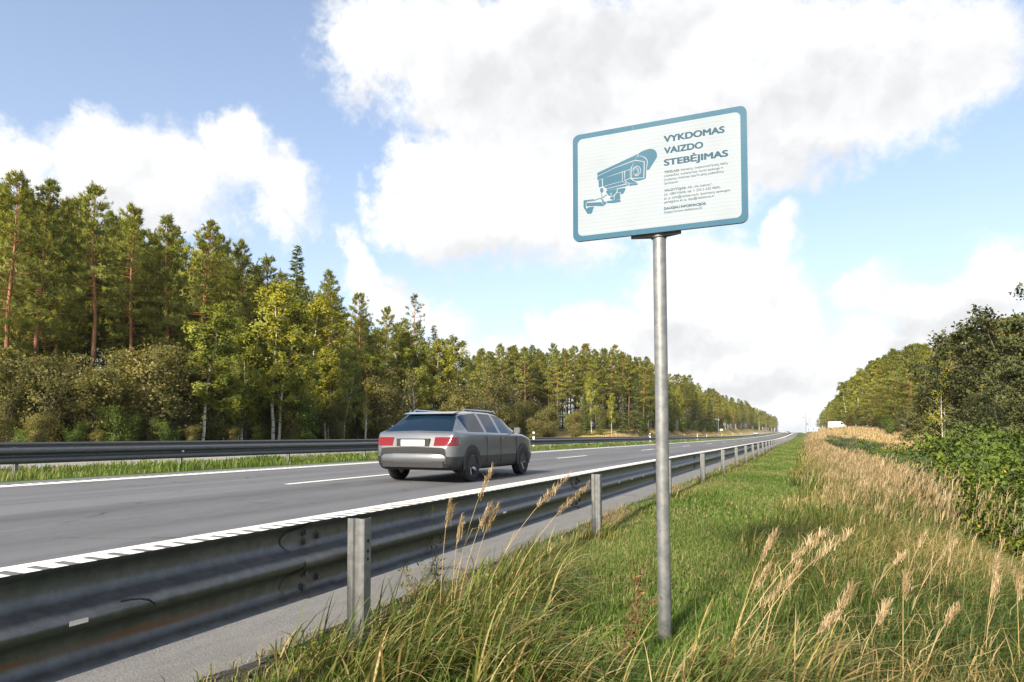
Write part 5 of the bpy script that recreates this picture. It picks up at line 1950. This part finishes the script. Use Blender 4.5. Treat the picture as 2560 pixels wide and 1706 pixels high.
def build_car(name, loc, rz, paint, label, cat, detail=True):
    c = empty(name, loc, rz)
    tag(c, label, cat)
    R_, sub, rsub = car_rings()
    buckets = {k: MB() for k in ('body', 'roof', 'underbody', 'sill', 'rear_window', 'windscreen')}
    glass = {}
    lamps = {1: MB(), -1: MB()}
    ns = len(R_)
    for sgn in (1, -1):
        for i2 in range(ns - 1):
            i = i2 // sub
            for k2 in range(R_.shape[1] - 1):
                k = k2 // rsub
                q = [R_[i2][k2], R_[i2 + 1][k2], R_[i2 + 1][k2 + 1], R_[i2][k2 + 1]]
                q = [(sgn * x, y, z) for x, y, z in q]
                if sgn < 0:
                    q = q[::-1]
                if k >= 3 and min(p[1] for p in q) < .27:
                    # cut the lamp's outline cleanly out of the body panel
                    rest = []
                    for (ax, val, sg_) in ((1, .26, -1), (2, .705, 1), (2, .872, -1), (0, .45 * sgn, sgn)):
                        q, out_ = split_poly(q, ax, val, sg_)
                        if out_:
                            rest.append(out_)
                        if not q:
                            break
                    if q:
                        lamps[sgn].add(q, [tuple(range(len(q)))])
                    tgt = buckets['rear_window'] if (k >= 6 and i in (3, 4)) else buckets['body']
                    for r_ in rest:
                        tgt.add(r_, [tuple(range(len(r_)))])
                    continue
                if k == 0:
                    b = buckets['underbody']
                elif k == 1 or k == 2:
                    b = buckets['sill']
                elif k == 5 and i in SIDE_GLASS:
                    key = (sgn, {5: 0, 6: 0, 8: 1}.get(i, 2))
                    b = glass.setdefault(key, MB())
                elif k >= 6 and i in (3, 4):
                    b = buckets['rear_window']
                elif k >= 6 and i in (11, 12):
                    b = buckets['windscreen']
                elif k >= 6 and 5 <= i <= 10:
                    b = buckets['roof']
                else:
                    b = buckets['body']
                b.add(q, [(0, 1, 2, 3)])
    # rear and front ends closed
    for i, flip in ((0, False), (ns - 1, True)):
        pts = [tuple(q) for q in R_[i]] + [(-x, y, z) for x, y, z in R_[i][::-1] if x > 1e-6]
        buckets['sill'].add(pts, [tuple(range(len(pts)))])
    for k, b in buckets.items():
        mt = {'body': paint, 'roof': paint, 'underbody': M['black_plastic'], 'sill': M['black_plastic'], 'rear_window': M['glass'], 'windscreen': M['glass']}[k]
        weld(b).build(k, mt, c, 60)
    for g in glass.values():
        weld(g).build('side_window', M['glass'], c, 60)
    for sgn in (1, -1):
        weld(lamps[sgn]).build('tail_light', M['tail_red'], c, 60)
        for y in (.80, 3.46):
            w = empty('wheel', (0, 0, 0))
            w.parent = c
            w.location = (sgn * .80, y, .322)
            w.rotation_euler = (random.uniform(0, 6), 0, 0) if sgn > 0 else (random.uniform(0, 6), 0, math.pi)
            inst('tyre', TYRE, w)
            inst('rim', RIM, w)
            # dark arch lining round the wheel
            mb = MB()
            n = 14
            vs = []
            for k in range(n + 1):
                a = math.pi * (k / n) * 1.16 - .08 * math.pi
                for r, x in ((.0, .872), (.375, .893), (.395, .88)):
                    vs.append((sgn * x, y + r * math.cos(a), .34 + r * math.sin(a)))
            fs = [(k * 3 + j, k * 3 + j + 1, (k + 1) * 3 + j + 1, (k + 1) * 3 + j) for k in range(n) for j in range(2)]
            mb.add(vs, fs)
            mb.build('wheel_arch', M['black_plastic'], c)
        mb = MB()
        mb.tube([(sgn * .86, 2.86, .97), (sgn * .97, 2.84, 1.00)], [.03, .03], 8)
        mb.add([(sgn * (.93 + a), 2.80 + b_, .96 + cc) for a in (0, .13) for b_ in (0, .09) for cc in (0, .12)], [(0, 1, 3, 2), (4, 6, 7, 5), (0, 4, 5, 1), (2, 3, 7, 6), (0, 2, 6, 4), (1, 5, 7, 3)])
        mb.build('mirror', paint, c)
        if detail:
            for y in (1.32, 2.42):
                mb = MB()
                mb.box(min(sgn * .868, sgn * .890), max(sgn * .868, sgn * .890), y - .09, y + .09, .84, .865)
                mb.build('door_handle', paint, c)
            for y in (1.48, 2.18, 3.05):
                mb = MB()
                mb.box(min(sgn * .872, sgn * .8875), max(sgn * .872, sgn * .8875), y - .004, y + .004, .36, .90)
                mb.build('door_seam', M['black_plastic'], c)
            mb = MB()
            mb.tube([(sgn * .56, .95, 1.385), (sgn * .57, 1.05, 1.43), (sgn * .57, 2.45, 1.425), (sgn * .56, 2.55, 1.38)], .014, 6)
            mb.build('roof_rail', M['chrome'], c, 60)
            mb = MB()
            strip_patch(mb, [(sgn * .45, .012), (sgn * .70, .016)][::1 if sgn > 0 else -1], .435, .465, .012)
            mb.build('reflector', M['tail_red'], c)
            mb = MB()
            mb.add([(sgn * x, y, z) for x, y, z in ((.45, 4.30, .62), (.72, 4.17, .66), (.70, 4.06, .79), (.45, 4.20, .74))], [(0, 1, 2, 3)])
            mb.build('headlight', M['chrome'], c)
    mb = MB()
    mb.box(-.26, .26, -.004, .05, .71, .82)
    mb.build('number_plate', M['plate'], c)
    mb = MB()
    mb.box(-.36, .36, .004, .07, .69, .845)
    mb.build('plate_recess', M['black_plastic'], c)
    mb = MB()
    rows = [(.34, .03), (.38, -.015), (.46, -.03), (.54, -.02), (.58, .02)]
    plan = [(-.83, .22), (-.80, .10), (-.70, .015), (-.40, -.01), (.40, -.01), (.70, .015), (.80, .10), (.83, .22)]
    vs = [(x * (1 - max(0, dy) * .5), y + dy + .01, z) for z, dy in rows for x, y in plan]
    npn = len(plan)
    mb.add(vs, [(r_ * npn + i, r_ * npn + i + 1, (r_ + 1) * npn + i + 1, (r_ + 1) * npn + i) for r_ in range(len(rows) - 1) for i in range(npn - 1)])
    mb.build('bumper', paint, c, 60)
    mb = MB()
    mb.prism([(-.72, .05), (-.66, -.018), (.66, -.018), (.72, .05)], 'z', .30, .415)
    mb.build('lower_bumper', M['black_plastic'], c, 40)
    mb = MB()
    mb.prism([(.60, 1.318), (.86, 1.368), (.86, 1.385), (.56, 1.335)], 'x', -.56, .56)
    mb.build('spoiler', paint, c, 30)
    mb = MB()
    mb.tube([(.0, .36, 1.10), (.30, .30, 1.07)], .008, 5)
    mb.build('wiper', M['black_plastic'], c)
    return c


graphite = car_paint('silver_grey_paint', (.19, .195, .205), .7)
yc = 11.3
build_car('passing_car', (-6.85, yc, float(np.interp(-6.85, RX, RZ)) + .002), 0, graphite, 'grey hatchback with red tail lights and dark sills driving away in the near lane', 'car')
build_car('distant_car', (-6.3, 372, float(np.interp(-6.3, RX, RZ) + zr(374)) + .002), 0, car_paint('dark_paint', (.03, .025, .025), .3), 'tiny dark car far ahead on the near carriageway', 'car', False)
build_car('oncoming_car', (-18.6, 326, float(np.interp(-18.6, RX, RZ) + zr(324)) + .002), math.pi, car_paint('white_paint', (.62, .64, .66), .1), 'tiny pale car coming the other way by the left trees', 'car', False)


def build_van(X, Y):
    z = float(gz(X, Y)) + .02
    v = empty('white_van', (X, Y, z), math.radians(-62))
    tag(v, 'white van parked on the golden field before the right trees', 'van')
    white = car_paint('van_white', (.78, .78, .77), 0)
    mb = MB()
    prof = [(0, .35), (0, 1.95), (.10, 2.15), (.35, 2.22), (3.1, 2.22), (3.55, 2.05), (4.1, 1.35), (4.75, 1.12), (4.95, .9), (4.98, .35)]
    mb.prism([(a - 2.5, b) for a, b in prof], 'x', -.92, .92)
    mb.build('body', white, v, 40)
    for sgn in (1, -1):
        mb = MB()
        mb.add([(sgn * .925, a - 2.5, b) for a, b in ((3.05, 1.35), (3.05, 1.95), (3.45, 1.92), (3.95, 1.35))], [(0, 1, 2, 3)])
        mb.build('side_window', M['glass'], v)
        for y in (-1.6, 1.6):
            w = empty('wheel')
            w.parent = v
            w.location = (sgn * .84, y, .322)
            w.rotation_euler = (0, 0, 0 if sgn > 0 else math.pi)
            inst('tyre', TYRE, w)
            inst('rim', RIM, w)
    mb = MB()
    mb.add([(x, y, zz) for x, y, zz in ((-.8, 1.09, 2.0), (.8, 1.09, 2.0), (.84, 1.58, 1.40), (-.84, 1.58, 1.40))], [(0, 1, 2, 3)])
    mb.build('windscreen', M['glass'], v)
    mb = MB()
    mb.box(-.9, .9, 2.40, 2.52, .32, .62)
    mb.build('bumper', M['black_plastic'], v)


build_van(10.2, 232)

# ------------------------------------------------------------------ far masts, signs, posts and fence
M['mast'] = simple('mast_grey', (.22, .23, .24), .5, .5)
M['sign_back'] = simple('sign_pale', (.72, .72, .70), .6)
M['blue_panel'] = simple('blue_panel', (.03, .16, .52), .45)
M['white_plastic'] = simple('white_plastic', (.74, .73, .70), .5)


def build_mast(name, X, Y, h, r, label, arm=None, boxes=(), z=None):
    z0 = float(gz(X, Y)) if z is None else z
    m = empty(name, (X, Y, z0))
    tag(m, label, 'mast')
    mb = MB()
    mb.tube([(0, 0, -.3), (0, 0, h * .5), (0, 0, h)], [r, r * .8, r * .55], 10)
    mb.build('pole', M['mast'], m, 50)
    if arm:
        mb = MB()
        mb.tube([(0, 0, arm[1]), (arm[0], -.1, arm[1])], r * .5, 6)
        mb.box(arm[0] - .25, arm[0] + .25, -.3, .1, arm[1] - .12, arm[1] + .22)
        mb.build('camera_arm', M['mast'], m)
    for (x, zz, w, hh) in boxes:
        mb = MB()
        mb.box(x - w, x + w, -.25, .15, zz - hh, zz + hh)
        mb.build('equipment_box', M['mast'], m)
    return m


build_mast('camera_mast', 1.75, 300, 9.2, .13, 'thin grey mast with cameras standing at the vanishing point of the verge', (-1.1, 7.6), ((.12, 5.2, .28, .55), (-.1, 4.0, .22, .3), (.5, 5.0, .25, .35), (0, 6.4, .18, .22)))
build_mast('light_mast', 3.2, 360, 9.5, .05, 'faint thin mast right beside the camera mast')
build_mast('light_mast', 4.4, 380, 9.0, .05, 'second faint mast above the blue board')
build_mast('lamp_post', -24.0 - 7.2, 232 + 58, 8.0, .13, 'pale pole with small camera before the distant left trees', (-.9, 6.6), ((.1, 6.4, .3, .25),))


def build_board():
    X, Y = 4.6, 335
    z = float(gz(X, Y))
    b = empty('blue_board', (X, Y, z))
    tag(b, 'blue and white sign board far away at the end of the verge', 'sign')
    base = CAM_Z + 1.7 - z
    for x in (-1.4, 1.4):
        mb = MB()
        mb.tube([(x, .05, -.3), (x, .05, base + 1.6)], .06, 8)
        mb.build('post', M['mast'], b)
    mb = MB()
    mb.box(-2.0, 2.0, 0, .05, base, base + 1.6)
    mb.build('board', M['white_plastic'], b)
    for (x0, x1, z0, z1) in ((-1.9, -1.45, .1, 1.5), (-1.15, -.75, .1, 1.5), (-.55, -.15, .1, 1.5), (.15, .65, .1, 1.5), (.65, 1.05, 1.0, 1.5), (.95, 1.45, .1, .8), (1.1, 1.4, .8, 1.05)):
        mb = MB()
        mb.box(x0, x1, -.02, .0, base + z0, base + z1)
        mb.build('blue_field', M['blue_panel'], b)


build_board()


def build_small_sign(X, Y, w, h, zc, label):
    z = float(gz(X, Y))
    s = empty('small_sign', (X, Y, z))
    tag(s, label, 'sign')
    mb = MB()
    mb.tube([(0, .03, -.2), (0, .03, zc + h / 2)], .035, 8)
    mb.build('post', M['mast'], s)
    mb = MB()
    mb.prism(rrect(-w / 2, w / 2, zc - h / 2, zc + h / 2, .08, 4), 'y', -.02, .01)
    mb.build('panel', M['sign_back'], s)


build_small_sign(-33.0, 318, 1.3, .9, 1.7, 'small white sign on the bank under the distant left trees')
for i, (px, y) in enumerate(((2106, 232), (2113, 236), (2124, 226))):
    X, Y = at_depth(px, y * .93)
    build_small_sign(X, Y, .5, 1.1, .8, ('white panel first right of the parked van', 'white panel second right of the parked van', 'white panel third right of the parked van')[i])

# marker posts along the oncoming carriageway
def marker_post_mesh():
    mb = MB()
    mb.prism([(-.06, -.045), (.06, -.045), (.045, .045), (-.045, .045)], 'z', -.2, 1.02)
    return mb.mesh('shaft', M['white_plastic'])


MARK = marker_post_mesh()
mb = MB()
mb.prism([(-.063, -.048), (.063, -.048), (.048, .048), (-.048, .048)], 'z', .74, .92)
BAND = mb.mesh('band', M['black_plastic'])
for i, (X, Y) in enumerate([(-15.3, 39.6), (-15.3, 75), (-15.3, 112), (-30.9, 150), (-30.9, 200), (-30.9, 250), (-30.9, 300), (-30.9, 350), (-30.9, 400)]):
    p = empty('marker_post', (X, Y, float(gz(X, Y))))
    inst('shaft', MARK, p)
    inst('band', BAND, p)
    lab = ('white marker post with black band behind the median rail right of the car', 'white marker post behind the median rail just left of the sign pole', 'white marker post behind the median rail right of the sign pole')
    tag(p, lab[i] if i < 3 else 'tiny white marker post beside the oncoming lanes far away', 'marker post', 'marker posts along the oncoming lanes')

# wildlife fence at the foot of the distant left trees
fn = empty('wildlife_fence', (-35.2, 205, 0))
tag(fn, 'thin wildlife fence with grey posts before the distant left trees', 'fence')
for k in range(40):
    y = 150 + k * 4.0
    z = float(gz(-35.2, y))
    mb = MB()
    mb.tube([(0, y - 205, z - .3), (0, y - 205, z + 2.1)], .06, 6)
    mb.build('post', M['mast'], fn)
for hgt in (.3, .7, 1.1, 1.5, 1.95):
    mb = MB()
    mb.tube([(0, 150 + k * 4 - 205, float(gz(-35.2, 150 + k * 4)) + hgt) for k in range(40)], .012, 4)
    mb.build('wire', M['mast'], fn)

# ------------------------------------------------------------------ the air
def build_haze():
    mb = MB()
    mb.box(-1200, 1200, -150, 2700, -6, 45)
    m = bpy.data.materials.new('haze_air')
    m.use_nodes = True
    t = NT(m.node_tree)
    for n in list(m.node_tree.nodes):
        m.node_tree.nodes.remove(n)
    out = t.n('ShaderNodeOutputMaterial')
    v = t.n('ShaderNodeVolumePrincipled')
    v.inputs['Color'].default_value = (.93, .95, 1.0, 1)
    v.inputs['Density'].default_value = 0.00011
    v.inputs['Anisotropy'].default_value = 0.3
    m.node_tree.links.new(v.outputs[0], out.inputs['Volume'])
    o = mb.build('haze', m)
    tag(o, 'thin pale haze in the air towards the vanishing point', kind='stuff')


build_haze()
